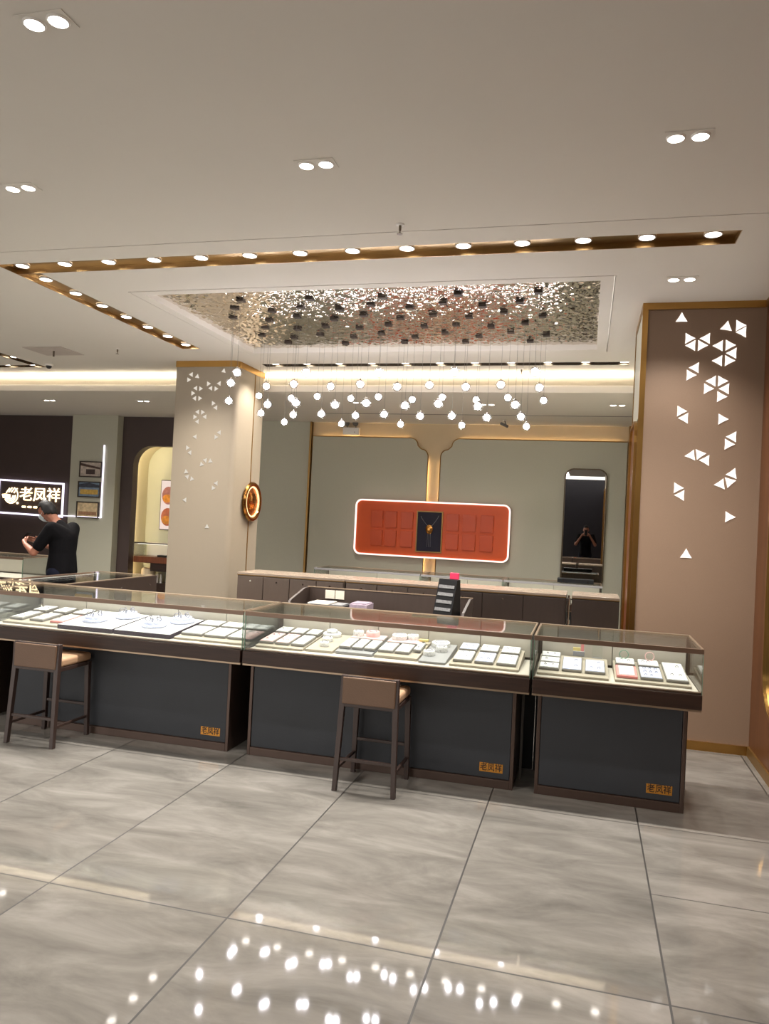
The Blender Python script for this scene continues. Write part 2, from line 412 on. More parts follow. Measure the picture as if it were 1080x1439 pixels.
def col_left():
    t = thing('display_column', 'square beige column with dim white triangles behind the counters on the left', 'column', (-4.62, 7.82, 0))
    W = .77; D = .72; r = .07
    pts = [(0,0)] + [(W-r+r*math.sin(R_(a)), r-r*math.cos(R_(a))) for a in range(0, 91, 15)] + [(W, D), (0, D)]
    MB().prism(pts, 'z', 0, CZ).build('column_body', M['colgrey'], t, smooth=True)
    pts2 = [(-.006,-.008)] + [(W-r+(r+.008)*math.sin(R_(a)), r-(r+.008)*math.cos(R_(a))) for a in range(0, 91, 15)] + [(W+.008, D), (-.006, D)]
    MB().prism(pts2, 'z', CZ-.07, CZ-.001).build('top_trim', M['gold'], t, smooth=True)
    box('side_strip', M['goldtrim'], t, W, W+.006, .455, .47, 0, CZ-.07)
    return t
cL = col_left()
# triangles: position in the column's own frame (x, z) and pointing angle (0 = right, 90 = up, 180 = left)
def tri(col, x, z, ang, s, m):
    mb = MB(); R = s/math.sqrt(3); p = []
    for k in range(3):
        a = R_(ang + 120*k); a2 = R_(ang + 120*k + 60)
        p.append((x+R*math.cos(a), z+R*math.sin(a)))
        p.append((x+R*.46*math.cos(a2), z+R*.46*math.sin(a2)))
    mb.prism(p, 'y', -.006, 0.0).build('light_triangle', m, col)
RT = [(0.263, 3.152, 90), (0.573, 3.084, 80), (0.66, 3.093, 0), (0.682, 3.045, 180), (0.318, 3.004, 0), (0.44, 3.002, 180), (0.342, 2.951, 180), (0.407, 2.95, 0), (0.529, 2.947, 180), (0.595, 2.95, 0), (0.623, 2.892, 180), (0.529, 2.837, 180), (0.595, 2.837, 0), (0.373, 2.787, 180), (0.338, 2.732, 0), (0.492, 2.688, 180), (0.554, 2.688, 0), (0.461, 2.632, 0), (0.584, 2.632, 180), (0.553, 2.574, 0), (0.284, 2.466, 0), (0.314, 2.414, 180), (0.568, 2.41, 0), (0.646, 2.283, 180), (0.618, 2.228, 0), (0.37, 2.141, 188), (0.428, 2.151, 8), (0.471, 2.107, 180), (0.655, 2.014, 189), (0.638, 1.955, 15), (0.579, 1.936, 188), (0.285, 1.899, 0), (0.311, 1.845, 180), (0.643, 1.701, 0), (0.365, 1.411, 90)]
LT = [(0.192, 3.113, 180), (0.268, 3.09, 80), (0.16, 3.054, 0), (0.412, 3.009, 0), (0.548, 3.011, 180), (0.445, 2.957, 180), (0.509, 2.952, 0), (0.256, 2.957, 180), (0.316, 2.953, 0), (0.221, 2.9, 0), (0.25, 2.841, 180), (0.312, 2.842, 0), (0.595, 3.152, 80), (0.484, 2.787, 0), (0.52, 2.736, 180), (0.296, 2.686, 180), (0.356, 2.684, 0), (0.262, 2.629, 0), (0.391, 2.632, 180), (0.298, 2.576, 180), (0.58, 2.457, 180), (0.539, 2.404, 0), (0.281, 2.403, 180), (0.19, 2.275, 0), (0.225, 2.221, 180), (0.422, 2.139, 169), (0.378, 2.091, 107), (0.487, 2.13, 97), (0.188, 2.001, 100), (0.206, 1.945, 165), (0.265, 1.922, -10), (0.573, 1.883, 180), (0.538, 1.829, 0), (0.192, 1.68, 180), (0.486, 1.388, 90)]
for (x, z, a) in RT: tri(cR, x, z, a, .080, M['tri'])
for (x, z, a) in LT: tri(cL, x, z, a, .053, M['tri2'])

# ------------------------------------------------------------------ ceiling recess with rippled steel
fr = MB()
def ringbox(mb, o, i, z0, z1):
    mb.box(o[0], o[1], o[2], i[2], z0, z1); mb.box(o[0], o[1], i[3], o[3], z0, z1)
    mb.box(o[0], i[0], i[2], i[3], z0, z1); mb.box(i[1], o[1], i[2], i[3], z0, z1)
ringbox(fr, (rec[0]+.009, rec[1]-.009, rec[2]+.009, rec[3]-.009), (-3.50, 0.022, 5.395, 7.455), CZ-.002, CZ+.10)
struct('trim_5', fr, M['ceiling'])
st = MB(); nx, ny = 440, 260
x0, x1, y0, y1 = -3.50, 0.022, 5.395, 7.455
vs = []
for j in range(ny+1):
    row = []
    for i in range(nx+1):
        x = x0+(x1-x0)*i/nx; y = y0+(y1-y0)*j/ny
        h = noise.noise(Vector((x*17, y*17, 0)))*.0085 + noise.noise(Vector((x*34, y*34, 5)))*.0045
        row.append(st.bm.verts.new((x, y, CZ+.05+h)))
    vs.append(row)
for j in range(ny):
    for i in range(nx): st.bm.faces.new((vs[j][i], vs[j+1][i], vs[j+1][i+1], vs[j][i+1]))
so = st.build('rippled_steel_panel', M['steel'], None, smooth=True)
tag(so, 'rippled water-effect stainless steel panel set into the ceiling above the pendants', 'ceiling panel')

# gold lined troughs
def trough(label, rects, m):
    t = thing('light_trough', label, 'ceiling trough', (rects[0][0], rects[0][2], CZ))
    ox, oy = rects[0][0], rects[0][2]
    lin_ = MB()
    for r in rects:
        lin_.box(r[0]-ox+.002, r[1]-ox-.002, r[2]-oy+.002, r[3]-oy-.002, .034, .04)
    lin_.build('lining_top', m, t)
    sd = MB()
    for k, r in enumerate(rects):
        a, b, c, d = r[0]-ox, r[1]-ox, r[2]-oy, r[3]-oy
        sd.box(a, b, d-.005, d, 0.0, .034)
        if k == 0: sd.box(a, b, c, c+.005, 0, .034)
        sd.box(a, a+.005, c, d, 0, .034); sd.box(b-.005, b, c, d, 0, .034)
    sd.build('lining_side', m, t)
    return t
trough('long polished gold trough across the front of the ceiling, full of downlights', [tr_front], M['goldmirror'])
trough('gold trough running back along the left side of the steel panel', [tr_left], M['goldmirror'])
trough('thin grey trough behind the steel panel, near the glowing cove', [tr_back], mat('dark_bronze_lining', (120, 108, 92), .25, .8))
trough('angled trough at the far left of the ceiling', [tr_far, tr_far2], mat('bronze_lining', (130, 112, 88), .25, .8))

# downlights
def lamp(parent, z, power, size=115, col=(1, .95, .89), rad=.03):
    l = bpy.data.lights.new('bulb', 'SPOT'); l.energy = power; l.spot_size = R_(size); l.spot_blend = .7; l.shadow_soft_size = rad; l.color = col
    o = bpy.data.objects.new('bulb', l); COL.objects.link(o); o.location = (0, 0, z); o.parent = parent
    return o
def make_down(label, group, loc, r=.043, power=60):
    t = thing('downlight', label, 'downlight', loc, 0, group)
    MB().lathe([(r, .011), (r, -.004), (r+.008, -.004), (r+.008, .011)], 28).build('ring', M['white'], t, smooth=True)
    MB().lathe([(0, -.001), (r, -.001), (r, .006), (0, .006)], 28).build('lens', M['lens'], t)
    lamp(t, -.02, power)
    return t
PW = 64
proto = None
def place_down(locs, label, group, z, power=PW, proto=[None]):
    for i, (x, y) in enumerate(locs):
        lb = label % ORD[i]
        if proto[0] is None: proto[0] = make_down(lb, group, (x, y, z), power=power); continue
        c = copy_tree(proto[0]); c.location = (x, y, z); c['label'] = lb; c['group'] = group
zt = CZ + .022
place_down([(-4.10+.3625*1.0*i+.02, 4.69) for i in range(14)], 'round downlight in the front gold trough, %s from the left', 'downlights of the front gold trough', zt)
place_down([(-4.125, 5.00+.356*i) for i in range(7)], 'round downlight in the left gold trough, %s from the front corner', 'downlights of the left gold trough', zt)
place_down([(-3.525+.3828*i, 8.09) for i in range(11)], 'round downlight in the thin rear trough, %s from the left', 'downlights of the rear trough', zt)
place_down([(-7.9+.37*i, 8.05) for i in range(4)], 'round downlight in the far left trough, %s along its rear leg', 'downlights of the far left trough', zt)
place_down([(-6.67, 6.9+.36*i) for i in range(3)], 'round downlight in the far left trough, %s along its side leg', 'downlights of the far left trough', zt)

def make_twin(label, loc, z, r=.034, power=58):
    t = thing('twin_downlight', label, 'downlight', (loc[0], loc[1], z), 0, 'twin downlights in the ceilings')
    MB().box(-.10, .10, -.05, .05, -.004, -.0005).build('plate', M['ceiling'], t)
    for s in (-1, 1):
        MB().lathe([(0, -.008), (r, -.008), (r, -.003), (0, -.003)], 24, (s*.05, 0, 0)).build('lens', M['lens'], t)
        MB().lathe([(r, -.003), (r, -.011), (r+.007, -.006), (r+.007, -.003)], 24, (s*.05, 0, 0)).build('ring', M['white'], t, smooth=True)
    lamp(t, -.03, power if z > 3.2 else power*.6)
    return t
twins = [((-1.935, 2.276), CZ, 'twin spotlight in the plain ceiling, nearest the camera at top left'),
 ((-3.055, 3.467), CZ, 'twin spotlight in the plain ceiling above the left counters'),
 ((-1.345, 3.46), CZ, 'twin spotlight in the middle of the plain ceiling'),
 ((0.35, 3.468), CZ, 'twin spotlight in the plain ceiling at the upper right'),
 ((0.545, 5.41), CZ, 'twin spotlight just in front of the tan column top'),
 ((-7.50, 9.30), SZ, 'small twin spotlight in the lowered border above the glowing sign'),
 ((-5.98, 9.30), SZ, 'small twin spotlight in the lowered border above the alcove'),
 ((-2.86, 9.29), SZ, 'small twin spotlight in the lowered border, left of the pendants middle'),
 ((-1.24, 9.37), SZ, 'small twin spotlight in the lowered border, above the orange board right end'),
 ((0.295, 9.35), SZ, 'small twin spotlight in the lowered border above the mirror')]
# rows of the same fittings continue over the shop floor behind the camera
tw0 = None
for (l, z, lb) in twins:
    if tw0 is None: tw0 = make_twin(lb, l, z)
    else:
        c = copy_tree(tw0); c.location = (l[0], l[1], z); c['label'] = lb
for i, (x, y) in enumerate([(-3.6, 1.1), (-0.4, 1.1), (-5.4, 2.6), (-7.6, 4.6), (-8.6, 7.0), (-2.0, -1.2), (-5.0, -.6)]):
    c = copy_tree(tw0); c.location = (x, y, CZ); c['label'] = 'twin spotlight in the ceiling behind the viewpoint or far left, %s of them' % ORD[i]

# small ceiling fittings
def sprinkler(x, y, label):
    t = thing('sprinkler', label, 'sprinkler', (x, y, CZ), 0, 'ceiling sprinklers')
    MB().lathe([(0, 0), (.024, 0), (.024, -.006), (.012, -.008), (0, -.008)], 18).build('flange', M['white'], t, smooth=True)
    MB().lathe([(0, -.008), (.008, -.008), (.008, -.035), (.004, -.04), (.004, -.055), (0, -.055)], 12).build('body', M['sprink'], t, smooth=True)
    MB().lathe([(0, -.055), (.017, -.055), (.017, -.058), (0, -.058)], 14).build('deflector', M['sprink'], t)
sprinkler(-1.116, 4.25, 'ceiling sprinkler in front of the long gold trough')
sprinkler(-4.974, 7.19, 'ceiling sprinkler left of the steel panel')
sprinkler(-0.75, 8.33, 'ceiling sprinkler behind the steel panel, near the cove')
t = thing('ceiling_panel', 'flat square access panel with a sprinkler stub in the left ceiling', 'access panel', (-5.83, 7.25, CZ), R_(0))
MB().box(-.25, .25, -.2, .2, -.008, -.0005).build('plate', mat('warm_panel', (190, 180, 172), .7), t, bevel=.003)
MB().tube((0.02, -.02, -.008), (0.02, -.02, -.07), .01, 10).build('stub', M['sprink'], t)
t = thing('dome_camera', 'small dome camera on the ceiling beside the far left trough', 'camera', (-6.45, 7.95, CZ))
MB().lathe([(0, 0), (.05, 0), (.05, -.015), (.042, -.02), (0, -.02)], 24).build('housing', M['white'], t, smooth=True)
MB().sphere((0, 0, -.02), .036, 20, 10).build('dome', M['black'], t, smooth=True)

# ------------------------------------------------------------------ pendants
PEN = [(-2.836,5.744,2.725),(-2.993,5.953,2.668),(-3.147,6.238,2.56),(-2.696,6.07,2.51),(-2.847,6.361,2.715),(-2.993,6.6,2.51),(-3.15,6.877,2.715),(-2.233,5.752,2.715),(-2.399,5.978,2.505),(-2.54,6.257,2.714),(-2.7,6.676,2.512),(-2.861,6.999,2.715),(-3.005,7.201,2.51),(-2.084,6.069,2.505),(-2.235,6.369,2.714),(-2.393,6.598,2.502),(-2.55,6.893,2.716),(-2.413,7.257,2.5),(-1.628,5.763,2.725),(-1.778,5.958,2.506),(-1.931,6.262,2.715),(-2.092,6.683,2.508),(-2.247,7.003,2.714),(-1.478,6.07,2.504),(-1.633,6.38,2.714),(-1.791,6.581,2.502),(-1.942,6.897,2.706),(-1.8,7.241,2.505),(-1.648,7.04,2.716),(-1.48,6.664,2.5),(-1.33,6.294,2.72),(-1.181,5.963,2.502),(-1.024,5.745,2.717),(-1.186,6.626,2.501),(-1.335,6.906,2.715),(-1.197,7.253,2.502),(-1.034,6.377,2.714),(-.88,6.075,2.51),(-.729,6.274,2.713),(-.888,6.71,2.502),(-1.04,7.043,2.72),(-.577,5.983,2.5),(-.42,5.752,2.718),(-.584,6.621,2.504),(-.733,6.905,2.708),(-.586,7.265,2.5),(-.426,6.407,2.711),(-.425,7.045,2.709)]
def make_pendant(L):
    t = thing('pendant_light', '', 'pendant light', (0,0,0))
    MB().box(-.031, .031, -.031, .031, -.022, -.004).build('canopy', M['canopy'], t, bevel=.002)
    MB().tube((0, 0, -.022), (0, 0, -L+.04), .0011, 6).build('wire', M['grille'], t)
    MB().lathe([(0, .046), (.007, .046), (.009, .03), (.009, .018), (0, .018)], 14, (0,0,-L)).build('socket', M['chrome'], t, smooth=True)
    g = MB().sphere((0,0,-L), .041, 32, 20).build('globe', M['ball'], t, smooth=True)
    MB().sphere((0,0,-L), .027, 28, 18).build('bulb', M['globe'], g, smooth=True)
    return t
PT = CZ + .052
tiers = {}
for p in PEN: tiers.setdefault('long' if p[2] < 2.6 else 'short', []).append(p)
for k in tiers:
    tiers[k].sort(key=lambda p: p[0]/p[1])
    L = PT - (2.505 if k == 'long' else 2.715)
    pr = make_pendant(L); used = False
    for i, p in enumerate(tiers[k]):
        own = abs(PT - p[2] - L) > .03
        o = make_pendant(PT - p[2]) if own else (pr if not used else copy_tree(pr))
        used = used or not own
        o.location = (p[0], p[1], PT)   # two pendants at the left end hang on wires of their own length
        o['label'] = 'glowing glass globe pendant, %s from the left in the %s' % (ORD[i], 'lower tier on longer wires' if k == 'long' else 'upper tier on shorter wires')
        o['group'] = 'globe pendants under the steel panel'

# ------------------------------------------------------------------ jewellery showcases
def showcase(name_label, x0, x1, yb0=4.58, b0=None, b1=None, y0=4.45, y1=5.06, top=.94, glow=True, plate=True, seams=3, group='front jewellery showcases', rz=0, loc=None, frontmat='navy', railm='toprail'):
    w = x1-x0; b0 = x0 if b0 is None else b0; b1 = x1 if b1 is None else b1
    loc = loc or (x0, y0, 0)
    t = thing('jewellery_showcase', name_label, 'showcase', loc, rz, group)
    D = y1-y0; by = yb0-y0; B0 = b0-x0; B1 = b1-x0
    dz = top-.94
    # cabinet
    box('cabinet', M['trimbrown'], t, B0, B1, by+.012, D-.01, 0.0, .6+dz, bevel=.002)
    box('front_panel', M[frontmat], t, B0+.022, B1-.022, by, by+.012, .055, .585+dz, bevel=.003)
    mb = MB(); mb.box(B0, B0+.02, by-.006, by+.012, .0, .6+dz); mb.box(B1-.02, B1, by-.006, by+.012, .0, .6+dz); mb.box(B0+.02, B1-.02, by-.006, by+.012, .0, .05)
    mb.build('front_frame', M['trimbrown'], t, bevel=.002)
    # wooden lip
    box('rim', M['lip'], t, 0.003, w-.003, -.02, D, .612+dz, .692+dz, bevel=.003)
    box('under_trim', M['trimlight'], t, 0.003, w-.003, -.012, D-.02, .6+dz, .612+dz, bevel=.001)
    box('deck_rail', M['toprail'], t, 0.006, w-.006, .010, .034, .692+dz, .703+dz, bevel=.003)
    # glass box
    gz0, gz1 = .692+dz, .93+dz
    mb = MB().box(.004, w-.004, 0, .006, gz0, gz1-.02).box(0.003, .009, .006, D-.02, gz0, gz1-.002).box(w-.009, w-.003, .006, D-.02, gz0, gz1-.002)
    mb.build('glass_panes', M['glass'], t)
    box('glass_top', M['glass'], t, .004, w-.004, .006, D, gz1, gz1+.008)
    for (a, b) in ((.002, .0045), (w-.0045, w-.002)):
        MB().box(a, b, -.002, .008, gz0, gz1).build('glass_edge', M['glassedge'], t)
    box('top_rail', M[railm], t, 0.002, w-.002, -.004, .008, gz1-.018, gz1+.009, bevel=.001)
    mb = MB().box(.002, .012, .008, D, gz1+.001, gz1+.010).box(w-.012, w-.002, .008, D, gz1+.001, gz1+.010).box(.012, w-.012, D-.03, D, gz1+.001, gz1+.011)
    mb.build('top_edge', M['trimlight'], t)
    # back doors
    mb = MB(); n = seams
    for k in range(n):
        a = .02+(w-.04)*k/n; mb.box(a+.002, a+(w-.04)/n-.002, D-.022, D-.008, .712+dz, gz1)
    mb.build('back_doors', M['casewhite'], t, bevel=.002)
    box('back_board', M['brown'], t, .004, w-.004, D-.008, D, .692+dz, gz1)
    box('gap_shade_panel', M['black'], t, -.0035, w+.0035, D-.03, D-.015, 0, .6+dz)  # black sheet added to darken the gaps between the cabinets
    # sloping deck and its drawers of light
    ang = math.atan(.095)
    mtx = Matrix.Translation((0, .05, .6965+dz))
    MB().box(.012, w-.012, -.016, D-.075, -.004, 0.0, mtx).build('deck', M['casewhite'], t)
    if glow: box('led_strip', M['casestrip'], t, .03, w-.03, .010, .018, gz1-.014, gz1-.006)
    if plate:
        pl = box('name_plate', M['plate'], t, B1-.2, B1-.062, by-.002, by, .09, .142)
        text_mesh('name_plate_text', '老凤祥', .05, M['inkbrown'], t, (B1-.131, by-.0025, .116), (R_(90), 0, 0), .001, bold=.0005, sx=.86)
    return t
S1 = showcase('leftmost long lit showcase of the front row, with blue-grey base and round bracelet stands', -4.045, -2.064, b0=-3.88, b1=-2.19, seams=5)
S2 = showcase('middle lit showcase of the front row, behind the brown-backed stool', -2.055, -.270, b0=-2.054, b1=-.352, seams=5)
S3 = showcase('short lit showcase at the right end of the front row, beside the tan column', -.260, .648, b0=-.228, b1=.592, seams=2, y1=5.04)
S0 = showcase('corner showcase at the left edge, left of the front row', -4.66, -4.055, b0=-4.60, b1=-4.1, plate=False, frontmat='black', seams=2)
box('support_leg', M['grille'], S2, 1.72, 1.735, .35, .365, 0, .6)
# return row going back on the left, its brown back towards the staff side
S4 = showcase('glass showcase of the left return row, brown back board towards the staff side', 0, 1.26, yb0=.12, y0=0, y1=.60, b0=.02, b1=1.24, loc=(-4.47, 6.37, 0), rz=R_(-90), plate=False, group='side showcases', seams=4)
box('staff_board', M['brown2'], S4, 0.0, 1.26, .602, .612, .02, .936)
mb = MB()
for k in (.12, .55, .95): mb.tube((k, .612, .86), (k, .618, .86), .008, 12)
mb.build('lock', M['chrome'], S4)
S5 = showcase('distant glass showcase at the left edge, beside the man in black', -7.4, -6.1, yb0=7.4, y0=7.27, y1=7.85, plate=False, group='side showcases')
for i, (a, b) in enumerate(((-3.50, -2.045), (-2.035, -.985), (-.975, .222))):
    showcase('low bright showcase by the panelled back wall, %s' % ('leftmost of three' if i == 0 else 'middle of three' if i == 1 else 'before the mirror'), a, b, yb0=9.8, y0=9.67, y1=10.25, top=.885, plate=False, group='wall showcases', seams=2, railm='greyplat')

# ------------------------------------------------------------------ trays and stands in the front showcases
ANG = math.atan(.095)
def deckz(y): return .697 + .095*(y-4.50)
TR = 'jewellery trays in the front showcases'
def tray(x0, x1, y0, y1, lift=.009, label='', pad='pad', base='traybase', rows=2, th=.014, name='jewellery_tray', jewel='jewel', border=.005):
    cx = (x0+x1)/2; cy = (y0+y1)/2; w = (x1-x0)/2-.003; d = (y1-y0)/2-.003
    t = thing(name, label, 'jewellery tray', (cx, cy, deckz(cy)+.002), 0, TR)
    t.rotation_euler = (ANG, 0, 0)
    MB().box(-w, w, -d, d, lift, lift+th).build('tray', M[base], t, bevel=.0015)
    mb = MB()
    for r in range(rows):
        a = -d+border + (2*d-2*border)*r/rows; b = -d+border + (2*d-2*border)*(r+1)/rows
        mb.box(-w+border, w-border, a+.001, b-.001, lift+th, lift+th+.004)
    mb.build('insert', M[pad], t, bevel=.001)
    mb = MB()
    n = max(2, int(w*2/.04))
    for r in range(rows):
        yy = -d+border + (2*d-2*border)*(r+.5)/rows
        for k in range(n):
            xx = -w+.014 + (2*w-.028)*(k+.5)/n
            if random.random() < .15: continue
            q = .0055+random.random()*.003
            mb.path([(xx+q*math.cos(a), yy+q*.5*math.sin(a), lift+th+.0045+.4*q+.6*q*math.sin(a)) for a in [2*PI*i/8 for i in range(8)]], .0018, 5, True)
    if len(mb.bm.verts): mb.build('ring_display', M[jewel], t)
    else: mb.bm.free()
    return t
def platform(x0, x1, y0, y1, m, label, th=.006, top=None):
    cx = (x0+x1)/2; cy = (y0+y1)/2; w = (x1-x0)/2-.002; d = (y1-y0)/2-.002
    t = thing('display_platform', label, 'display platform', (cx, cy, deckz(cy)), 0, 'platforms inside the front showcases')
    t.rotation_euler = (ANG, 0, 0)
    zb = lambda y: .6972 - deckz(cy) - .0955*y
    MB().prism([(-d, zb(-d)), (d, zb(d)), (d, .002+th), (-d, .002+th)], 'x', -w, w).build('platform', M[m], t, bevel=.002)
    if top: MB().box(-w+.004, w-.004, -d+.004, d-.004, .002+th, .002+th+.003).build('cover', M[top], t)
    return t
def stand(x, y, r, h, label, m='pad', lift=.0095, ring=True, small=False):
    t = thing('bracelet_stand', label, 'jewellery stand', (x, y, deckz(y)+lift), 0, 'round jewellery stands')
    t.rotation_euler = (ANG, 0, 0)
    MB().lathe([(0, 0), (r, 0), (r*1.02, h*.3), (r, h*.85), (r*.92, h), (0, h)], 28).build('stand', M[m], t, smooth=True)
    if ring:
        MB().path([(r*.62*math.cos(a), r*.62*math.sin(a), h+.002) for a in [2*PI*i/18 for i in range(18)]], .0022, 6, True).build('bracelet', M['jewelgold' if small else 'jewel'], t, smooth=True)
    return t
P = platform
P(-.245, .165, 4.565, 5.03-.03, 'cream2', 'cream platform under the left trays of the right end showcase')
P(.195, .61, 4.565, 5.0, 'cream2', 'cream platform under the right trays of the right end showcase')
P(-.765, -.345, 4.565, 5.03, 'cream2', 'cream platform at the right end of the middle showcase')
P(-.955, -.785, 4.565, 5.02, 'greyplat', 'grey platform with round stands in the middle showcase')
P(-1.245, -.965, 4.60, 5.03, 'cream2', 'cream platform under the pink-backed trays right of middle')
P(-1.5, -1.255, 4.60, 5.03, 'greyplat', 'grey platform under three small trays in the middle showcase')
P(-1.695, -1.51, 4.585, 5.02, 'cream2', 'cream platform with stacked round stands in the middle showcase')
P(-2.03, -1.705, 4.565, 5.03, 'cream2', 'cream platform at the left end of the middle showcase')
P(-2.62, -2.1, 4.565, 5.03, 'cream2', 'cream platform at the right end of the left showcase')
P(-3.06, -2.63, 4.54, 5.02, 'purple', 'dark purple platform with a white top, right one of the pair', .022, 'pad')
P(-3.505, -3.07, 4.54, 5.02, 'purple', 'dark purple platform with a white top, left one of the pair', .022, 'pad')
P(-3.98, -3.52, 4.565, 5.03, 'cream2', 'cream platform at the left end of the left showcase')
# right end showcase
for k, (a, b) in enumerate(((4.62, 4.74), (4.75, 4.87), (4.88, 5.0))):
    tray(-.238, -.115, a, b, .0085, 'white ring tray in the left column of the right end showcase, %s from the glass' % ORD[k], rows=1)
tray(-.105, .015, 4.62, 4.90, .0085, 'pale lilac tray left of the clear tag block in the right end showcase', 'padblue')
tray(.027, .148, 4.62, 4.88, .0085, 'pale lilac tray beneath the clear tag block in the right end showcase', 'padblue')
tray(.205, .325, 4.6, 4.83, .0085, 'white tray on a coral pink border in the right end showcase', 'pad', 'pinkred', border=.015, rows=1)
tray(.205, .325, 4.84, 4.98, .014, 'white tray behind the coral bordered tray', rows=1)
tray(.335, .463, 4.6, 4.83, .0085, 'pink-backed tray of paired earrings in the right end showcase', 'padblue', rows=3)
tray(.335, .463, 4.84, 4.98, .014, 'cream tray with an upright bangle in the right end showcase', rows=1)
tray(.475, .6, 4.6, 4.98, .0085, 'long white tray at the right end of the right end showcase')
t = thing('price_cube', 'grey display cube with a coral card, in the right end showcase', 'display block', (-.01, 4.94, deckz(4.94)+.029))
MB().box(-.035, .035, -.02, .02, 0, .03).build('cube', M['greyplat'], t, bevel=.002); MB().box(.012, .03, -.004, .004, .03, .085).build('card', M['pinkred'], t)
MB().box(-.035, .01, -.006, .006, .03, .05).build('label_card', M['yellow'], t)
t = thing('tag_block', 'clear acrylic block standing on the pale lilac tray', 'display block', (.1, 4.93, deckz(4.93)+.029))
MB().box(-.03, .03, -.012, .012, 0, .075).build('block', M['glass'], t); MB().box(-.03, .03, -.014, .014, -.003, 0).build('foot', M['greyplat'], t)
def bangle(x, y, label, m):
    o = MB().path([(.026*math.cos(a), 0, .026+.026*math.sin(a)) for a in [2*PI*i/24 for i in range(24)]], .0028, 6, True).build('bangle', M[m], None, smooth=True)
    o.location = (x, y, deckz(y)+.034); tag(o, label, 'bangle')
bangle(.26, 4.95, 'pale green bangle standing upright behind the coral bordered tray', 'glassedge'); bangle(.41, 4.95, 'pink bangle standing upright on the cream tray', 'padpink')
# middle showcase, right end
for k, (a, b) in enumerate(((-.752, -.632), (-.62, -.5), (-.488, -.365))):
    nm = ('left', 'centre', 'right')[k]
    tray(a, b, 4.61, 4.83, .0085, 'front %s tray of the six at the right end of the middle showcase' % nm, 'padblue' if k == 1 else 'pad')
    tray(a, b, 4.85, 5.01, .014, 'back %s tray of the six at the right end of the middle showcase' % nm, 'padblue' if k == 0 else 'pad', rows=1)
stand(-.915, 4.71, .036, .03, 'white round stand nearest the glass on the grey platform')
stand(-.855, 4.82, .036, .034, 'white round stand second from the glass on the grey platform')
stand(-.885, 4.95, .06, .028, 'wide white round stand at the back of the grey platform')
tray(-1.238, -1.135, 4.66, 4.86, .0085, 'white tray left of the pair in front of the pink mat')
tray(-1.13, -1.03, 4.66, 4.86, .0085, 'white tray right of the pair in front of the pink mat', 'pad')
tray(-1.025, -.97, 4.72, 4.9, .014, 'narrow white tray next to the grey platform')
tray(-1.238, -1.0, 4.87, 5.02, .010, 'pink mat under two round stands, right of middle', 'padpink', rows=1)
stand(-1.165, 4.955, .05, .03, 'white round stand on the left of the right-hand pink mat', lift=.032)
stand(-1.08, 4.98, .038, .03, 'small white round stand on the right of the right-hand pink mat', lift=.0305)
t = MB().box(-.03, .03, -.02, .02, 0, .012).build('yellow_card', M['yellow'], None, bevel=.001); t.location = (-1.0, 4.95, deckz(4.95)+.030); tag(t, 'small pale yellow card beside the right-hand pink mat', 'card')
for k in range(3): tray(-1.495+.082*k, -1.417+.082*k, 4.66, 4.88, .010, '%s small white tray in front of the left-hand pink mat' % ('left', 'centre', 'right')[k])
tray(-1.495, -1.255, 4.89, 5.02, .010, 'pink mat under two round stands, left of middle', 'padpink', rows=1)
stand(-1.45, 4.95, .036, .034, 'white round stand on the left of the left-hand pink mat', lift=.0305)
stand(-1.355, 4.97, .046, .034, 'pink-white round stand on the right of the left-hand pink mat', 'padpink', lift=.0305)
stand(-1.64, 4.96, .062, .022, 'wide white disc stand under a smaller disc'); stand(-1.64, 4.96, .036, .02, 'small white disc stand on top of the wide disc', lift=.0305, ring=False)
stand(-1.625, 4.82, .036, .024, 'white round stand in front of the wide disc'); stand(-1.6, 4.69, .03, .028, 'smallest white round stand near the glass, left of three small trays')
for k, (a, b) in enumerate(((-2.025, -1.925), (-1.915, -1.815), (-1.805, -1.71))):
    nm = ('left', 'centre', 'right')[k]
    tray(a, b, 4.61, 4.85, .0085, 'front %s tray of the six at the left end of the middle showcase' % nm, 'padpink' if k < 2 else 'pad')
    tray(a, b, 4.87, 5.01, .014, 'back %s tray of the six at the left end of the middle showcase' % nm, 'pad', rows=1)
# left showcase
for k, (a, b) in enumerate(((-2.605, -2.445), (-2.435, -2.275), (-2.265, -2.11))):
    nm = ('left', 'centre', 'right')[k]
    tray(a, b, 4.63, 4.85, .0085, 'front %s tray of the six at the right end of the left showcase' % nm)
    tray(a, b, 4.87, 5.01, .014, 'back %s tray of the six at the right end of the left showcase' % nm, 'pad', rows=1)
    a -= 1.365; b -= 1.407
    tray(a, b, 4.62, 4.84, .0085, 'front %s tray of the six at the left end of the left showcase' % nm, 'pad', 'pinkred' if k == 2 else 'traybase', border=.012)
    tray(a, b, 4.86, 5.01, .014, 'back %s tray of the six at the left end of the left showcase' % nm, 'pad', rows=1)
def tier_stand(x, y, label):
    t = thing('bracelet_stand', label, 'jewellery stand', (x, y, deckz(y)+.030), 0, 'tiered bracelet stands')
    t.rotation_euler = (ANG, 0, 0)
    MB().lathe([(0, 0), (.085, 0), (.088, .006), (.085, .016), (.07, .018), (.066, .034), (.06, .036), (0, .036)], 32).build('stand', M['padblue'], t, smooth=True)
    for i in range(5):
        a = 2*PI*i/5
        MB().path([(.04*math.cos(a)+.016*math.cos(b)*math.cos(a), .04*math.sin(a)+.016*math.cos(b)*math.sin(a), .05+.014*math.sin(b)) for b in [2*PI*j/12 for j in range(12)]], .003, 6, True).build('bracelet', M['jewel'], t, smooth=True)
tier_stand(-3.33, 4.72, 'tiered bracelet stand at front on the left purple platform'); tier_stand(-3.18, 4.89, 'tiered bracelet stand at back on the left purple platform')
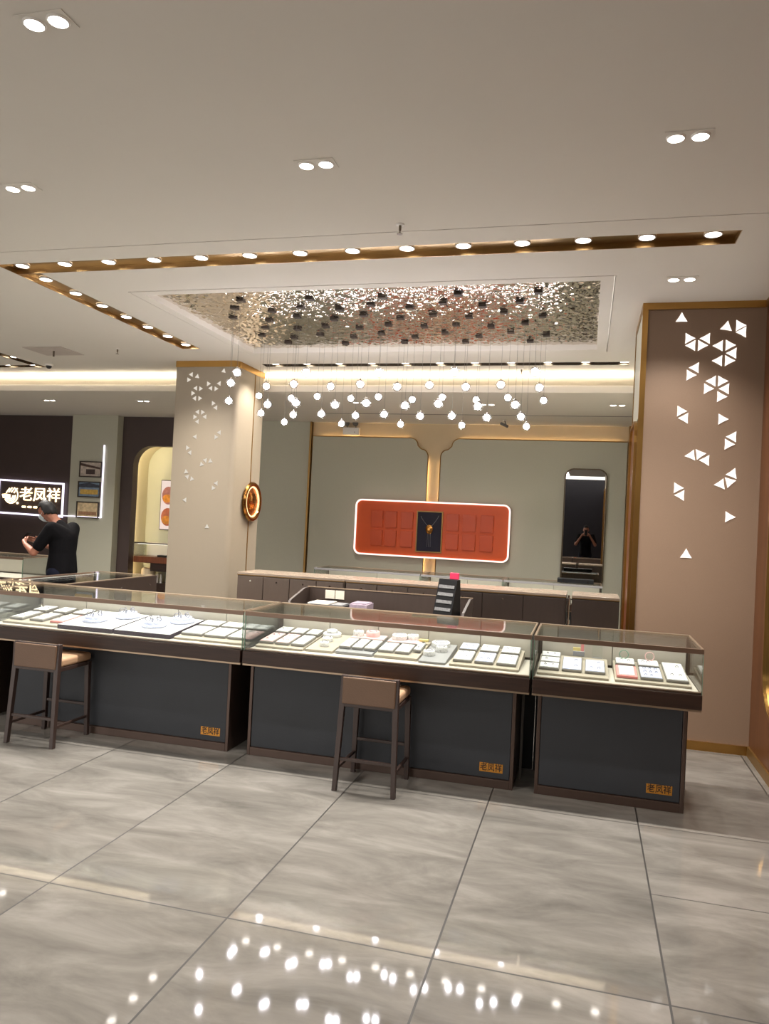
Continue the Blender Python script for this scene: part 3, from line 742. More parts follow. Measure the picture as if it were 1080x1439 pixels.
tier_stand(-2.86, 4.72, 'tiered bracelet stand at front on the right purple platform'); tier_stand(-2.74, 4.89, 'tiered bracelet stand at back on the right purple platform')

# ------------------------------------------------------------------ stools
def make_stool():
    t = thing('bar_stool', 'bar stool with plain brown leather back, in front of the middle showcase', 'stool', (-1.15, 4.36, 0), 0, 'bar stools')
    hw, hd = .165, .165
    for s in (-1, 1):
        MB().bar((s*(hw+.008), -hd-.02, 0), (s*(hw-.012), -hd+.02, .655 if True else 0), .026, .034, .03, .034).build('leg', M['stool'], t, bevel=.002)
        MB().bar((s*(hw+.004), hd, 0), (s*(hw-.006), hd-.01, .5), .026, .034, .026, .034).build('leg', M['stool'], t, bevel=.002)
    MB().box(-hw-.004, hw+.004, -hd-.006, hd+.002, .478, .502).build('seat_frame', M['stool'], t, bevel=.002)
    MB().box(-hw-.002, hw+.002, -hd+.03, hd+.02, .502, .56).build('seat', M['leather'], t, bevel=.02, seg=4)
    MB().box(-hw+.008, hw-.008, -hd-.012, -hd+.03, .495, .648).build('backrest', M['leatherback'], t, bevel=.006)
    MB().box(-hw+.006, hw-.006, -hd-.002, -hd+.016, .632, .655).build('top_rail', M['stool'], t, bevel=.002)
    MB().box(-hw+.005, hw-.005, -hd-.014, -hd+.004, .17, .188).build('footrest', M['stool'], t, bevel=.002)
    MB().box(-hw+.005, hw-.005, hd-.014, hd+.002, .2, .218).build('footrest', M['stool'], t, bevel=.002)
    for s in (-1, 1): MB().box(s*hw-.008, s*hw+.008, -hd+.004, hd-.014, .12, .136).build('footrest', M['stool'], t, bevel=.002)
    return t
s1 = make_stool()
s2 = copy_tree(s1); s2.location = (-3.39, 4.37, 0); s2['label'] = 'bar stool with framed tan leather back, at the left showcase'

# ------------------------------------------------------------------ staff side counters
def staff_counter(x0, x1, label, m, panels, locks):
    t = thing('staff_counter', label, 'counter', (x0, 7.45, 0), 0, 'brown counters of the rear row')
    w = x1-x0
    box('body', M[m], t, .004, w-.004, .012, .5, .02, .905, bevel=.002)
    box('counter_top', M['browntop'], t, 0.002, w-.002, 0, .51, .912, .935, bevel=.002)
    box('edge_band', M['goldtrim'], t, 0.002, w-.002, .004, .014, .905, .912)
    n = panels
    for k in range(n):
        a = .01+(w-.02)*k/n; b = .01+(w-.02)*(k+1)/n
        d = box('door', M[m], t, a+.004, b-.004, 0, .012, .06, .895, bevel=.002)
        if k in locks: MB().tube(((a+b)/2, -.004, .85), ((a+b)/2, 0, .85), .009, 14).build('lock', M['chrome'], d)
    return t
staff_counter(-3.56, -2.36, 'rear brown counter next to the beige column', 'brown', 4, (0, 1, 2, 3))
staff_counter(-2.35, -1.36, 'rear brown counter behind the desk, left of centre', 'brown', 3, (0, 1, 2))
staff_counter(-1.35, -.15, 'dark rear counter behind the black sample rack', 'brown2', 3, (0, 1))
staff_counter(-.105, .335, 'short dark rear counter beside the tan column', 'brown2', 1, ())
t = thing('chrome_post', 'chrome post with two fittings between the rear dark counters', 'post', (-.128, 7.47, 0))
MB().tube((0, 0, 0), (0, 0, .93), .012, 14).build('post', M['chrome'], t, smooth=True)
MB().tube((0, -.004, .84), (0, -.004, .90), .02, 16).tube((0, -.004, .66), (0, -.004, .70), .02, 16).build('collar', M['chrome'], t, smooth=True)

# desk with low hutch
t = thing('cash_desk', 'dark brown staff desk with a low slanted hutch behind the front row', 'desk', (-2.36, 5.75, 0))
box('desktop', M['brown2'], t, 0, 1.47, .0, .63, .75, .78, bevel=.003)
box('hutch_back', M['brown2'], t, .0, 1.47, .63, .65, .1, .935, bevel=.002)
for x in (0, 1.45): MB().prism([(0.12, .78), (.63, .78), (.63, .935), (.52, .935), (.2, .86)], 'x', x, x+.02).build('hutch_side', M['brown2'], t)
for x in (.02, 1.43): box('leg_panel', M['brown2'], t, x, x+.02, .05, .62, 0, .75)
MB().box(.0, 1.47, .625, .652, .935, .942).build('edge_band', M['trimlight'], t)
t = thing('wall_switch_card', 'pale double card fixed inside the desk hutch', 'card', (-2.1, 6.379, .845))
MB().box(-.09, -.003, -.008, 0, 0, .075).build('card', M['paper'], t, bevel=.002); MB().box(.003, .085, -.008, 0, 0, .075).build('card', M['paper'], t, bevel=.002)
def stack(name, lb, x, y, w, d, h, m, top, cat):
    t = thing(name, lb, cat, (x, y, .782))
    MB().box(-w/2, w/2, -d/2, d/2, 0, h).build('tray', M[m], t, bevel=.003); MB().box(-w/2+.012, w/2-.012, -d/2+.012, d/2-.012, h, h+.008).build('papers', M[top], t)
stack('paper_tray', 'black tray of cream papers, left on the desk', -2.1, 6.05, .2, .26, .06, 'black', 'paper', 'paper tray')
stack('paper_tray', 'black tray of grey printed slips, middle of the desk', -1.93, 6.0, .12, .22, .06, 'black', 'greypaper', 'paper tray')
stack('clear_box', 'clear lilac plastic box on the desk, right of the trays', -1.76, 6.05, .15, .2, .08, 'lilac', 'lilac', 'box')

# black sample rack
t = thing('sample_rack', 'black wedge rack with five grey strips standing on the desk', 'display rack', (-1.03, 5.95, .782), R_(-22))
w = .085; H = .335
MB().prism([(-.09, 0), (.07, 0), (.045, H), (-.0, H)], 'x', -w, w).build('wedge', M['blackgloss'], t, bevel=.003)
sl = math.atan2(.09, H)
for k in range(5):
    z = .03+.058*k; y = -.09+.09*z/H
    mtx = Matrix.Translation((0, y-.001, z)) @ Matrix.Rotation(-sl, 4, 'X')
    MB().box(-w+.014, w-.014, -.006, .0, 0, .026, mtx).build('strip', M['greypaper'], t, bevel=.001)
o = MB().box(-.035, .035, -.02, .02, 0, .05).build('magenta_box', M['magenta'], None, bevel=.003); o.location = (-.985, 5.975, .782+H+.0005); tag(o, 'small magenta box on top of the black sample rack', 'box')

# ------------------------------------------------------------------ back wall fittings
def ogee(xe, sgn, x_far, z0=0.0, z1=2.83):
    """panel outline: xe = edge next to the centre gap, sgn = direction to the gap"""
    p = [(x_far, z0), (xe, z0), (xe, 2.545)]
    for a in range(15, 91, 15): p.append((xe-sgn*(.10-.10*math.cos(R_(a))), 2.545+.115*math.sin(R_(a))))
    cx = xe-sgn*.155; cz = 2.66
    p.append((xe-sgn*.125, 2.675)); p.append((xe-sgn*.15, 2.70))
    for a in range(0, 91, 15): p.append((xe-sgn*(.165+.12-.12*math.cos(R_(a))), 2.715+.115*math.sin(R_(a))))
    p.append((x_far, z1)); return p
for (xe, sg, xf, lb) in ((-2.345, 1, -4.195, 'large grey-green wall panel with scalloped corner, left of the cream gap'), (-2.155, -1, .515, 'large grey-green wall panel with scalloped corner, right of the cream gap')):
    p = ogee(xe, sg, xf)
    t = thing('wall_panel', lb, 'wall panel', (0, WY, 0), 0, 'scalloped wall panels')
    MB().prism(p, 'y', 0, .03).build('panel', M['panel'], t)
    MB().path([(q[0], .0, q[1]) for q in p[1:]], .008, 6).build('gold_edging', M['goldtrim'], t, smooth=True)
    xs = sorted((xf, xe))
    MB().box(xs[0]+.1, xs[1]-.3 if sg > 0 else xs[1]-.1, .031, .04, 2.79, 2.80).build('backlight', M['striptop'], t) if sg > 0 else MB().box(xs[0]+.3, xs[1]-.1, .031, .04, 2.79, 2.80).build('backlight', M['striptop'], t)
    MB().box(xe-sg*.03-.004, xe-sg*.03+.004, .031, .04, .1, 2.5).build('backlight', M['striptop'], t)

# orange board
t = thing('orange_display_board', 'orange wall board with glowing white rim, raised squares and a pendant picture', 'display board', (-3.417, WY-.10, 1.027))
W, H = 2.35, .845
o = rrect(0, W, 0, H, .10); i = rrect(.022, W-.022, .022, H-.022, .08)
MB().prism(rrect(.004, W-.004, .004, H-.004, .097), 'y', .03, .095).build('backing', M['orange'], t)
MB().frame(o, i, 'y', 0, .03).build('glowing_rim', M['neonrim'], t)
MB().prism(i, 'y', .018, .03).build('face', M['orange'], t)
for xs_ in ((.262, .441), (.484, .66), (.728, .91), (1.42, 1.60), (1.663, 1.854), (1.921, 2.112)):
    for (z0, z1) in ((.15, .385), (.425, .675)):
        MB().box(xs_[0], xs_[1], -.012, .018, z0, z1).build('raised_square', M['orange2'], t, bevel=.003)
pc = MB().box(.978, 1.348, .0, .018, .10, .69).build('pendant_picture', M['night'], t)
MB().frame(rrect(.965, 1.361, .087, .703, .004, 2), rrect(.98, 1.346, .102, .688, .004, 2), 'y', -.004, .018).build('picture_frame', M['goldtrim'], t)
mb = MB(); mb.path([(1.03+.13*k/8, -.003, .62-.16*(k/8)**.8) for k in range(9)], .004, 6); mb.path([(1.30-.12*k/8, -.003, .64-.18*(k/8)**.8) for k in range(9)], .004, 6)
for dx in (-.02, .0, .022): mb.path([(1.163+dx, -.003, .38), (1.163+dx*1.2, -.003, .17)], .003, 6)
mb.build('necklace_chain', M['jewel'], pc)
MB().lathe([(0, -.003), (.05, -.003), (.055, .002), (.03, .01), (0, .012)], 24).build('pendant', M['ledgold'], pc, smooth=True)
pd = [c for c in bpy.data.objects if c.name == 'pendant'][0]; pd.location = (1.163, -.004, .43); pd.rotation_euler = (R_(90), 0, 0); pd.scale = (1, 1.25, 1)

# mirror
t = thing('wall_mirror', 'tall round-cornered mirror in a dark frame on the panelled wall', 'mirror', (-.33, WY-.035, .74))
o = rrect(0, .594, 0, 1.695, .13, 8); i = rrect(.018, .576, .018, 1.677, .113, 8)
MB().frame(o, i, 'y', -.012, .034).build('mirror_frame', mat('dark_bronze', (92, 80, 62), .3, .7), t, smooth=True)
MB().prism(i, 'y', .008, .014).build('mirror_glass', M['mirror'], t)
# black box in front of mirror on the low showcase
t = thing('card_terminal', 'long black box on the low showcase in front of the mirror', 'box', (-.1, 9.86, .8855+.001))
MB().box(-.22, .22, -.06, .06, 0.004, .06).build('case', M['blackgloss'], t, bevel=.006)
MB().tube((-.15, -.061, .03), (-.15, -.064, .03), .008, 10).tube((.15, -.061, .03), (.15, -.064, .03), .008, 10).build('knob', M['chrome'], t)

# emergency light
t = thing('emergency_light', 'white emergency light box with two lamp heads above the left wall panel', 'emergency light', (-3.58, WB, 2.86))
MB().box(-.13, .13, -.06, 0, 0, .11).build('box', M['white'], t, bevel=.006)
for s in (-1, 1):
    MB().tube((s*.07, -.03, .11), (s*.07, -.03, .13), .008, 10).build('stem', M['grille'], t)
    h = MB().lathe([(0, 0), (.03, 0), (.042, .03), (.045, .05), (0, .05)], 20).build('lamp_head', M['grille'], t, smooth=True)
    h.location = (s*.07, -.02, .165); h.rotation_euler = (R_(75), 0, 0)
MB().tube((.06, -.061, .04), (.06, -.063, .04), .006, 10).build('indicator', M['black'], t)
# bracket camera
t = thing('bullet_camera', 'small bullet camera hanging from the lowered border above the right wall panel', 'camera', (-1.17, 10.75, SZ))
MB().lathe([(0, 0), (.03, 0), (.03, -.012), (0, -.012)], 18).build('base', M['white'], t)
MB().tube((0, 0, -.01), (.02, -.02, -.06), .007, 8).build('arm', M['grille'], t)
MB().tube((-.05, -.0, -.05), (.05, -.06, -.1), .02, 14).build('camera_body', M['grille'], t, smooth=True)

# medallion on the column side
t = thing('gold_medallion', 'round glowing gold medallion with a swirled emblem on the side of the beige column', 'medallion', (-3.85, 8.29, 1.70))
t.rotation_euler = (0, R_(90), 0)
MB().lathe([(0, 0), (.2, 0), (.2, .02), (0, .02)], 40).build('mount', M['goldtrim'], t, smooth=True)
MB().lathe([(.178, .02), (.225, .02), (.236, .035), (.225, .055), (.205, .058), (.186, .05), (.178, .035)], 48).build('rim', M['ledgold'], t, smooth=True)
MB().lathe([(.168, .03), (.180, .03), (.180, .046), (.168, .046)], 48).build('light_ring', emit('amber_glow', (255, 214, 150), 2.0), t, smooth=True)
MB().lathe([(0, .04), (.08, .038), (.168, .03), (.168, .02), (0, .02)], 40).build('relief_disc', M['copper'], t, smooth=True)
def emblem(mb, y, s, r):
    """swirl of feathers in a ring, drawn in x/z at distance y"""
    def arc(cx, cz, R, a0, a1, k=14): return [(cx+R*math.cos(R_(a0+(a1-a0)*i/k))*1.0, y, cz+R*math.sin(R_(a0+(a1-a0)*i/k))) for i in range(k+1)]
    mb.path([(p[0]*s, p[1], p[2]*s) for p in arc(0, 0, 1.0, -150, 62, 20)], r, 6)
    for k, R in enumerate((.78, .58, .38)):
        mb.path([(p[0]*s, p[1], p[2]*s) for p in arc(-.12, -.1, R, -170, 10, 12)], r*.9, 6)
    for k in range(4):
        mb.path([((-.75+.38*k+.16*j)*s, y, (.28+.2*j+.1*math.sin(k))*s) for j in range(4)], r, 6)
    for k in range(4):
        mb.path([((-1.35+.05*k)*s, y, (.05-.13*k)*s), ((-.8)*s, y, (.12-.13*k)*s), ((-.1)*s, y, (.02-.13*k)*s)], r*.8, 6)
    mb.sphere((1.0*s, y, -.95*s), .14*s, 10, 8)
mb = MB(); emblem(mb, 0, .10, .006)
e = mb.build('emblem', M['ledgold'], t, smooth=True); e.rotation_euler = (R_(-90), 0, R_(-90)); e.location = (0, 0, .044)

# ------------------------------------------------------------------ left wall: sign, pictures, line lamp, alcove
t = thing('lit_shop_sign', 'dark wall sign with glowing characters and emblem inside a white neon rectangle', 'sign', (-9.08, 10.95, 1.65))
box('sign_board', M['dwall'], t, -.62, .62, -.03, 0, -.27, .27)
MB().frame([(-.655,-.285),(.655,-.305),(.655,.27),(-.655,.30)], [(-.628,-.258),(.628,-.278),(.628,.243),(-.628,.273)], 'y', -.05, -.03).build('neon_frame', M['neoncool'], t)
text_mesh('sign_text', '老凤祥', .25, M['sign'], t, (.19, -.045, .045), (R_(90), 0, 0), .006, bold=.001, sx=1.08)
mb = MB(); emblem(mb, -.045, .135, .009); e = mb.build('sign_emblem', M['sign'], t, smooth=True); e.location = (-.38, 0, .03)
mb = MB()
for k in range(6): mb.tube((-.14+.115*k, -.05, -.155), (-.08+.115*k, -.05, -.155), .016, 8)
mb.build('sign_tagline', M['sign'], t, smooth=True)
t = thing('line_lamp', 'thin L-shaped white light line on the pale pillar, joining the neon sign', 'wall light', (-7.62, 10.80, 1.38))
MB().box(-.79, .0, -.02, -.002, -.006, .008).build('lower_bar', M['neoncool'], t)
MB().box(-.0, .016, -.02, -.002, -.006, 1.18).build('upright_bar', M['neoncool'], t)
def picture(x0, x1, z0, z1, label, mats, kind):
    cx = (x0+x1)/2
    t = thing('framed_picture', label, 'picture', (cx, 10.80, z0), 0, 'pictures on the pale pillar')
    w = (x1-x0)/2; h = z1-z0
    MB().frame([(-w,0),(w,0),(w,h),(-w,h)], [(-w+.018,.018),(w-.018,.018),(w-.018,h-.018),(-w+.018,h-.018)], 'y', -.03, 0).build('frame', M['frame'], t)
    p = MB().box(-w+.018, w-.018, -.02, -.012, .018, h-.018).build('print', mats[0], t)
    if kind == 0:
        MB().prism([(-w+.02, h-.03), (w-.03, h*.62), (w-.03, h*.5), (-w+.02, h*.72)], 'y', -.022, -.02).build('print_roof', mats[1], p)
        MB().box(-w*.4, w*.4, -.022, -.02, .05, h*.5).build('print_shadow', mats[2], p)
    elif kind == 1:
        MB().prism([(-w+.02, h-.05), (0, h-.02), (w-.02, h-.06), (w-.02, h*.62), (-w+.02, h*.62)], 'y', -.022, -.02).build('print_roof', mats[1], p)
        MB().box(-w*.8, w*.8, -.022, -.02, .05, h*.5).build('print_hall', mats[2], p)
    else:
        MB().box(-w*.8, w*.8, -.022, -.02, .05, h*.4).build('print_crowd', mats[1], p)
pm = lambda n, c: mat(n, c, .5, var=.25, vscale=25)
picture(-8.05, -7.63, 2.03, 2.29, 'topmost of the three framed pictures, a pale building front', [pm('pr_a', (190, 176, 164)), pm('pr_b', (84, 62, 54)), pm('pr_c', (70, 56, 52))], 0)
picture(-8.06, -7.64, 1.70, 1.96, 'middle of the three framed pictures, a building with a blue-grey roof', [pm('pr_d', (120, 140, 160)), pm('pr_e', (62, 66, 78)), pm('pr_f', (196, 160, 80))], 1)
picture(-8.07, -7.65, 1.36, 1.63, 'lowest of the three framed pictures, a cream group scene', [pm('pr_g', (214, 190, 150)), pm('pr_h', (160, 120, 90))], 2)
# alcove poster and showcase
t = thing('poster', 'pink and white poster with two round orange motifs in the alcove', 'poster', (-6.95, 11.49, 1.22))
MB().box(0, .56, -.03, 0, 0, .84).build('frame', M['frame'], t, bevel=.003)
sh = MB().box(.012, .548, -.034, -.03, .012, .828).build('sheet', emit('poster_emission', (240, 218, 206), .75), t)  # sheet material is an even pale emission
for (z, m2) in ((.58, (196, 130, 130)), (.22, (200, 110, 80))):
    MB().prism([(.15+.12*math.cos(a), z+.15*math.sin(a)) for a in [2*PI*i/28 for i in range(28)]], 'y', -.036, -.034).build('round_motif', mat('motif', m2, .5, var=.3, vscale=12), sh)
    MB().prism([(.13+.085*math.cos(a), z-.05+.07*math.sin(a)) for a in [2*PI*i/20 for i in range(20)]], 'y', -.038, -.036).build('bracelet_motif', mat('motif2', (230, 150, 50), .4, var=.3, vscale=20), sh)
mb = MB()
for k in range(12): mb.box(.27, .52-.05*(k % 3), -.0355, -.034, .10+.055*k, .106+.055*k)
mb.build('text_lines', M['pinkred'], sh)
t = thing('alcove_case', 'small glass case on a dark wood cabinet inside the alcove', 'showcase', (-7.15, 11.05, 0))
for nm, m_, a in (('shelf', 'woodred', (0, 1.2, .02, .4, .68, .78)), ('upper_cabinet', 'lip', (0.3, 1.2, .04, .4, .55, .68)), ('base', 'lip', (0, 1.2, .1, .4, 0, .35))):
    box(nm, M[m_], t, *a, bevel=.003)
MB().box(0, 1.2, .02, .026, .78, 1.0).box(0, .006, .02, .38, .78, 1.0).build('glass_panes', M['glass'], t)
box('case_rail', M['frame'], t, 0, 1.2, .018, .03, .99, 1.01)
box('case_back', M['white'], t, .01, 1.19, .38, .39, .78, 1.0)
box('led_strip', M['casestrip'], t, .05, 1.1, .035, .045, .985, .99)
MB().box(.38, .6, .1, .2, .781, .81).build('dark_samples', M['black'], t, bevel=.005)
t = MB().lathe([(0, 0), (.11, 0), (.115, .02), (.115, .2), (.1, .23), (0, .23)], 28).build('round_pouf', M['cream'], None, smooth=True); t.location = (-6.98, 10.85, .35)
t.location = (-6.98, 11.26, .3505); tag(t, 'cream cylinder standing on the base of the alcove cabinet', 'canister')
for i, x in enumerate((-6.80, -6.73)):
    c = MB().lathe([(0, 0), (.02, 0), (.02, .14), (.004, .15), (0, .16)], 14).build('candle', M['white'], None, smooth=True); c.location = (x, 11.24, .3505)
    tag(c, ('left' if i == 0 else 'right') + ' of two thin white candles beside the cream cylinder in the alcove', 'candle', 'candles in the alcove')

# right wall arch mirror (its curved gold end shows at the photo edge)
t = thing('arched_wall_mirror', 'gold-framed round-cornered mirror on the bronze wall at the right edge', 'mirror', (RX, 4.6, .40))
o = rrect(0, .93, 0, 2.5, .3, 8); i = rrect(.03, .90, .03, 2.47, .27, 8)
MB().frame(o, i, 'x', -.03, 0).build('mirror_frame', M['gold'], t, smooth=True)
MB().prism(i, 'x', -.01, 0).build('mirror_glass', M['mirror'], t)
struct('trim_6', MB().box(RX-.012, RX, -3.2, 5.96, CZ-.05, CZ), M['gold'])
struct('baseboard_right', MB().box(RX-.014, RX, -3.2, 5.96, 0, .07), M['goldtrim'])

# ------------------------------------------------------------------ the mall side behind the viewpoint (seen in the mirror)
struct('wall_front', MB().box(-2.6, RX+.1, -4.1, -4.0, 0, CZ), M['mallwall'])
struct('trim_7', MB().box(.55, .85, -3.99, -3.6, 0, CZ-.4), M['woodred'])

# ------------------------------------------------------------------ people
def skin_mesh(nodes, edges):
    """nodes: name -> (pos, radius or (lateral, depth)); every bone is the hull of the two ellipsoids at its ends"""
    out = bmesh.new(); seen = set()
    def ell(bm, n):
        p, r = nodes[n]; rl, rd = (r, r) if isinstance(r, (int, float)) else r
        big = rl > .09
        return bmesh.ops.create_uvsphere(bm, u_segments=14 if not big else 22, v_segments=8 if not big else 14, radius=1.0, matrix=Matrix.Translation(p) @ Matrix.Diagonal((rd, rl, rd if not big else min(rl, rd)*.8, 1)))
    for a, b in edges:
        bm = bmesh.new(); ell(bm, a); ell(bm, b)
        r = bmesh.ops.convex_hull(bm, input=bm.verts[:])
        dead = [g for g in r['geom_interior'] if isinstance(g, bmesh.types.BMVert)] + [g for g in r['geom_unused'] if isinstance(g, bmesh.types.BMVert)]
        bmesh.ops.delete(bm, geom=list(set(dead)), context='VERTS')
        bmesh.ops.delete(bm, geom=[f for f in bm.faces if not f.is_valid], context='FACES') if False else None
        me = bpy.data.meshes.new('t'); bm.to_mesh(me); bm.free(); out.from_mesh(me); bpy.data.meshes.remove(me)
    me = bpy.data.meshes.new('sk'); out.to_mesh(me); out.free(); return me
def remeshed(name, meshes, m, parent, voxel, smooth=3):
    bm = bmesh.new()
    for me in meshes: bm.from_mesh(me)
    me = bpy.data.meshes.new(name); bm.to_mesh(me); bm.free()
    o = bpy.data.objects.new(name, me); COL.objects.link(o)
    r = o.modifiers.new('r', 'REMESH'); r.mode = 'VOXEL'; r.voxel_size = voxel; r.use_smooth_shade = True
    s = o.modifiers.new('s', 'SMOOTH'); s.iterations = smooth; s.factor = .5
    bpy.context.view_layer.update()
    res = bpy.data.meshes.new_from_object(o.evaluated_get(bpy.context.evaluated_depsgraph_get()))
    bpy.data.objects.remove(o); res.name = name; res.materials.clear(); res.materials.append(m)
    for p in res.polygons: p.use_smooth = True
    o = bpy.data.objects.new(name, res); COL.objects.link(o); o.parent = parent
    return o
def head_mesh(c, pitch, s=1.0):
    """face looks along +x"""
    bm = bmesh.new(); bmesh.ops.create_uvsphere(bm, u_segments=40, v_segments=28, radius=1.0)
    for v in bm.verts:
        x, y, z = v.co
        k = 1.0 - .22*max(0, -z)*(1 if x > -.3 else .6)
        X = x*.098*k; Y = y*.076*k; Zz = z*.118
        if x > .2 and z < -.1: X += .008
        if x > .8 and abs(y) < .3: X += .022*math.exp(-((z+.12)/.16)**2)*math.exp(-(y/.14)**2)   # nose
        if x > .6: X -= .010*math.exp(-((z-.08)/.12)**2)*math.exp(-((abs(y)-.42)/.18)**2)       # eye sockets
        if x > .7: X += .006*math.exp(-((z+.5)/.07)**2)*math.exp(-(y/.3)**2)                     # lips
        if x > .5 and z < -.75: X += .008
        v.co = (X, Y, Zz)
    m1 = bmesh.new()
    for sgn in (-1, 1):
        bmesh.ops.create_uvsphere(bm, u_segments=14, v_segments=10, radius=1.0, matrix=Matrix.Translation((-.008, sgn*.078, -.012)) @ Matrix.Rotation(sgn*.35, 4, 'Z') @ Matrix.Diagonal((.019, .008, .032, 1)))
    m1.free()
    M_ = Matrix.Translation(c) @ Matrix.Rotation(pitch, 4, 'Y') @ Matrix.Scale(s, 4)
    bmesh.ops.transform(bm, matrix=M_, verts=bm.verts)
    me = bpy.data.meshes.new('h'); bm.to_mesh(me); bm.free(); return me, M_
def person(label, loc, rz, J, pitch, hair=True, mask=False, phone_up=False, s=1.0):
    t = thing('person', label, 'person', loc, rz)
    nd = {}; ed = []
    pel = J['pelvis']; ch = J['chest']; nk = J['neck']; hd = J['head']
    nd['p'] = (pel, (.15, .115)); nd['w'] = (tuple((a+b)/2 for a, b in zip(pel, ch)), (.13, .105)); nd['c'] = (ch, (.16, .12)); nd['n'] = (nk, .055); nd['h'] = (hd, .06)
    ed += [('p','w'),('w','c'),('c','n'),('n','h')]
    hands = []
    for sd, sg in (('L', 1), ('R', -1)):
        f = lambda p: (p[0], p[1]*sg, p[2])
        sh, el, wr, ha = f(J['shoulder']), f(J['elbow']), f(J['wrist']), f(J['hand'])
        nd[sd+'s'] = (sh, .06); nd[sd+'e'] = (el, .042); nd[sd+'w'] = (wr, (.026, .022)); nd[sd+'k'] = (ha, (.036, .018))
        ed += [('c', sd+'s'), (sd+'s', sd+'e'), (sd+'e', sd+'w'), (sd+'w', sd+'k')]
        hp, kn, an, to = f(J['hip']), f(J['knee']), f(J['ankle']), f(J['toe'])
        nd[sd+'h'] = (hp, .092); nd[sd+'n'] = (kn, .06); nd[sd+'a'] = (an, .038); nd[sd+'t'] = (to, .03)
        ed += [('p', sd+'h'), (sd+'h', sd+'n'), (sd+'n', sd+'a'), (sd+'a', sd+'t')]
        # hand: fingers wrap the phone
        W = Vector(wr); K = Vector(ha); d = (K-W).normalized()
        inn = Vector((0, -sg, 0)); up = d.cross(inn); up = up if up.z > 0 or phone_up else -up; up.normalize()
        for q, (off, ln) in enumerate(((.024, .068), (.008, .075), (-.008, .07), (-.023, .055))):
            b0 = K + up*off - d*.005; b1 = b0 + d*ln*.45 + inn*.006; b2 = b1 + d*ln*.3 + inn*.018; b3 = b2 + d*ln*.08 + inn*.02
            hands.append(skin_mesh({'a': (tuple(b0), .0095), 'b': (tuple(b1), .0088), 'c': (tuple(b2), .008), 'd': (tuple(b3), .007)}, [('a','b'),('b','c'),('c','d')]))
        b0 = W.lerp(K, .45) + up*.022; b1 = b0 + up*.026 + d*.014 + inn*.008; b2 = b1 + up*.008 + d*.028 + inn*.012
        hands.append(skin_mesh({'a': (tuple(b0), .012), 'b': (tuple(b1), .0105), 'c': (tuple(b2), .0085)}, [('a','b'),('b','c')]))
    hm, HM = head_mesh(hd, pitch, s)
    remeshed('body', [skin_mesh(nd, ed), hm] + hands, M['skin'], t, .0055)
    # clothes
    nt = {'c': (ch, (.178, .138)), 'w': (nd['w'][0], (.16, .13)), 'p': ((pel[0], 0, pel[2]-.02), (.172, .138)), 'n': ((nk[0]*.6+ch[0]*.4, 0, nk[2]*.72+ch[2]*.28), .075)}
    nt['q'] = ((pel[0], .085, pel[2]-.045), (.088, .128)); nt['r'] = ((pel[0], -.085, pel[2]-.045), (.088, .128))
    et = [('c','w'), ('w','p'), ('c','n'), ('q','r'), ('w','q'), ('w','r')]
    for sd, sg in (('L', 1), ('R', -1)):
        S_ = Vector(nd[sd+'s'][0]); E_ = Vector(nd[sd+'e'][0]); H_ = S_.lerp(E_, .72)
        nt[sd+'s'] = (tuple(S_), .078); nt[sd+'h'] = (tuple(H_), .064); et += [('c', sd+'s'), (sd+'s', sd+'h')]
    remeshed('tshirt', [skin_mesh(nt, et)], M['shirt'], t, .009)
    np_ = {'p': (pel, (.162, .126))}; ep = []
    for sd, sg in (('L', 1), ('R', -1)):
        np_[sd+'h'] = (nd[sd+'h'][0], .104); np_[sd+'n'] = (nd[sd+'n'][0], .076); a = nd[sd+'a'][0]; np_[sd+'a'] = ((a[0], a[1], a[2]+.01), .058); ep += [('p', sd+'h'), (sd+'h', sd+'n'), (sd+'n', sd+'a')]
    remeshed('trousers', [skin_mesh(np_, ep)], M['jeans'], t, .009)
    for sd in 'LR':
        a = Vector(nd[sd+'a'][0]); b = Vector(nd[sd+'t'][0])
        MB().sphere(((a.x+b.x)/2+.01, a.y, .045), 1, 20, 12, (.135, .048, .045)).build('shoe', M['black'], t, smooth=True)
    # hair cap
    bm = bmesh.new(); bmesh.ops.create_uvsphere(bm, u_segments=36, v_segments=24, radius=1.0)
    dele = [v for v in bm.verts if not (v.co.z > .42 + .0*v.co.x or (v.co.x < .12 and v.co.z > -.42 + .35*v.co.x))]
    bmesh.ops.delete(bm, geom=dele, context='VERTS')
    for v in bm.verts:
        x, y, z = v.co; n = 1 + .05*noise.noise(Vector((x*5, y*5, z*5)))
        v.co = HM @ Vector((x*.108*n, y*.086*n, z*.131*n + .002))
    me = bpy.data.meshes.new('hair'); bm.to_mesh(me); bm.free(); me.materials.append(M['hair'])
    for p in me.polygons: p.use_smooth = True
    ho = bpy.data.objects.new('hair', me); COL.objects.link(ho); ho.parent = t
    so = ho.modifiers.new('s', 'SOLIDIFY'); so.thickness = .014; so.offset = -1
    for sg in (-1, 1):
        MB().sphere(tuple(HM @ Vector((.0795, sg*.031, .008))), .0085, 12, 8).build('eye', M['black'], t, smooth=True)
    if mask:
        bm = bmesh.new(); bmesh.ops.create_uvsphere(bm, u_segments=36, v_segments=24, radius=1.0)
        bmesh.ops.delete(bm, geom=[v for v in bm.verts if not (v.co.x > .25 and -.93 < v.co.z < -.02)], context='VERTS')
        for v in bm.verts:
            x, y, z = v.co; v.co = HM @ Vector((x*.118+.004, y*.084*(1-.1*max(0, -z)), z*.118))
        me = bpy.data.meshes.new('face_mask'); bm.to_mesh(me); bm.free(); me.materials.append(M['mask'])
        for p in me.polygons: p.use_smooth = True
        mo = bpy.data.objects.new('face_mask', me); COL.objects.link(mo); mo.parent = t
        mo.modifiers.new('s', 'SOLIDIFY').thickness = .003
        mb = MB()
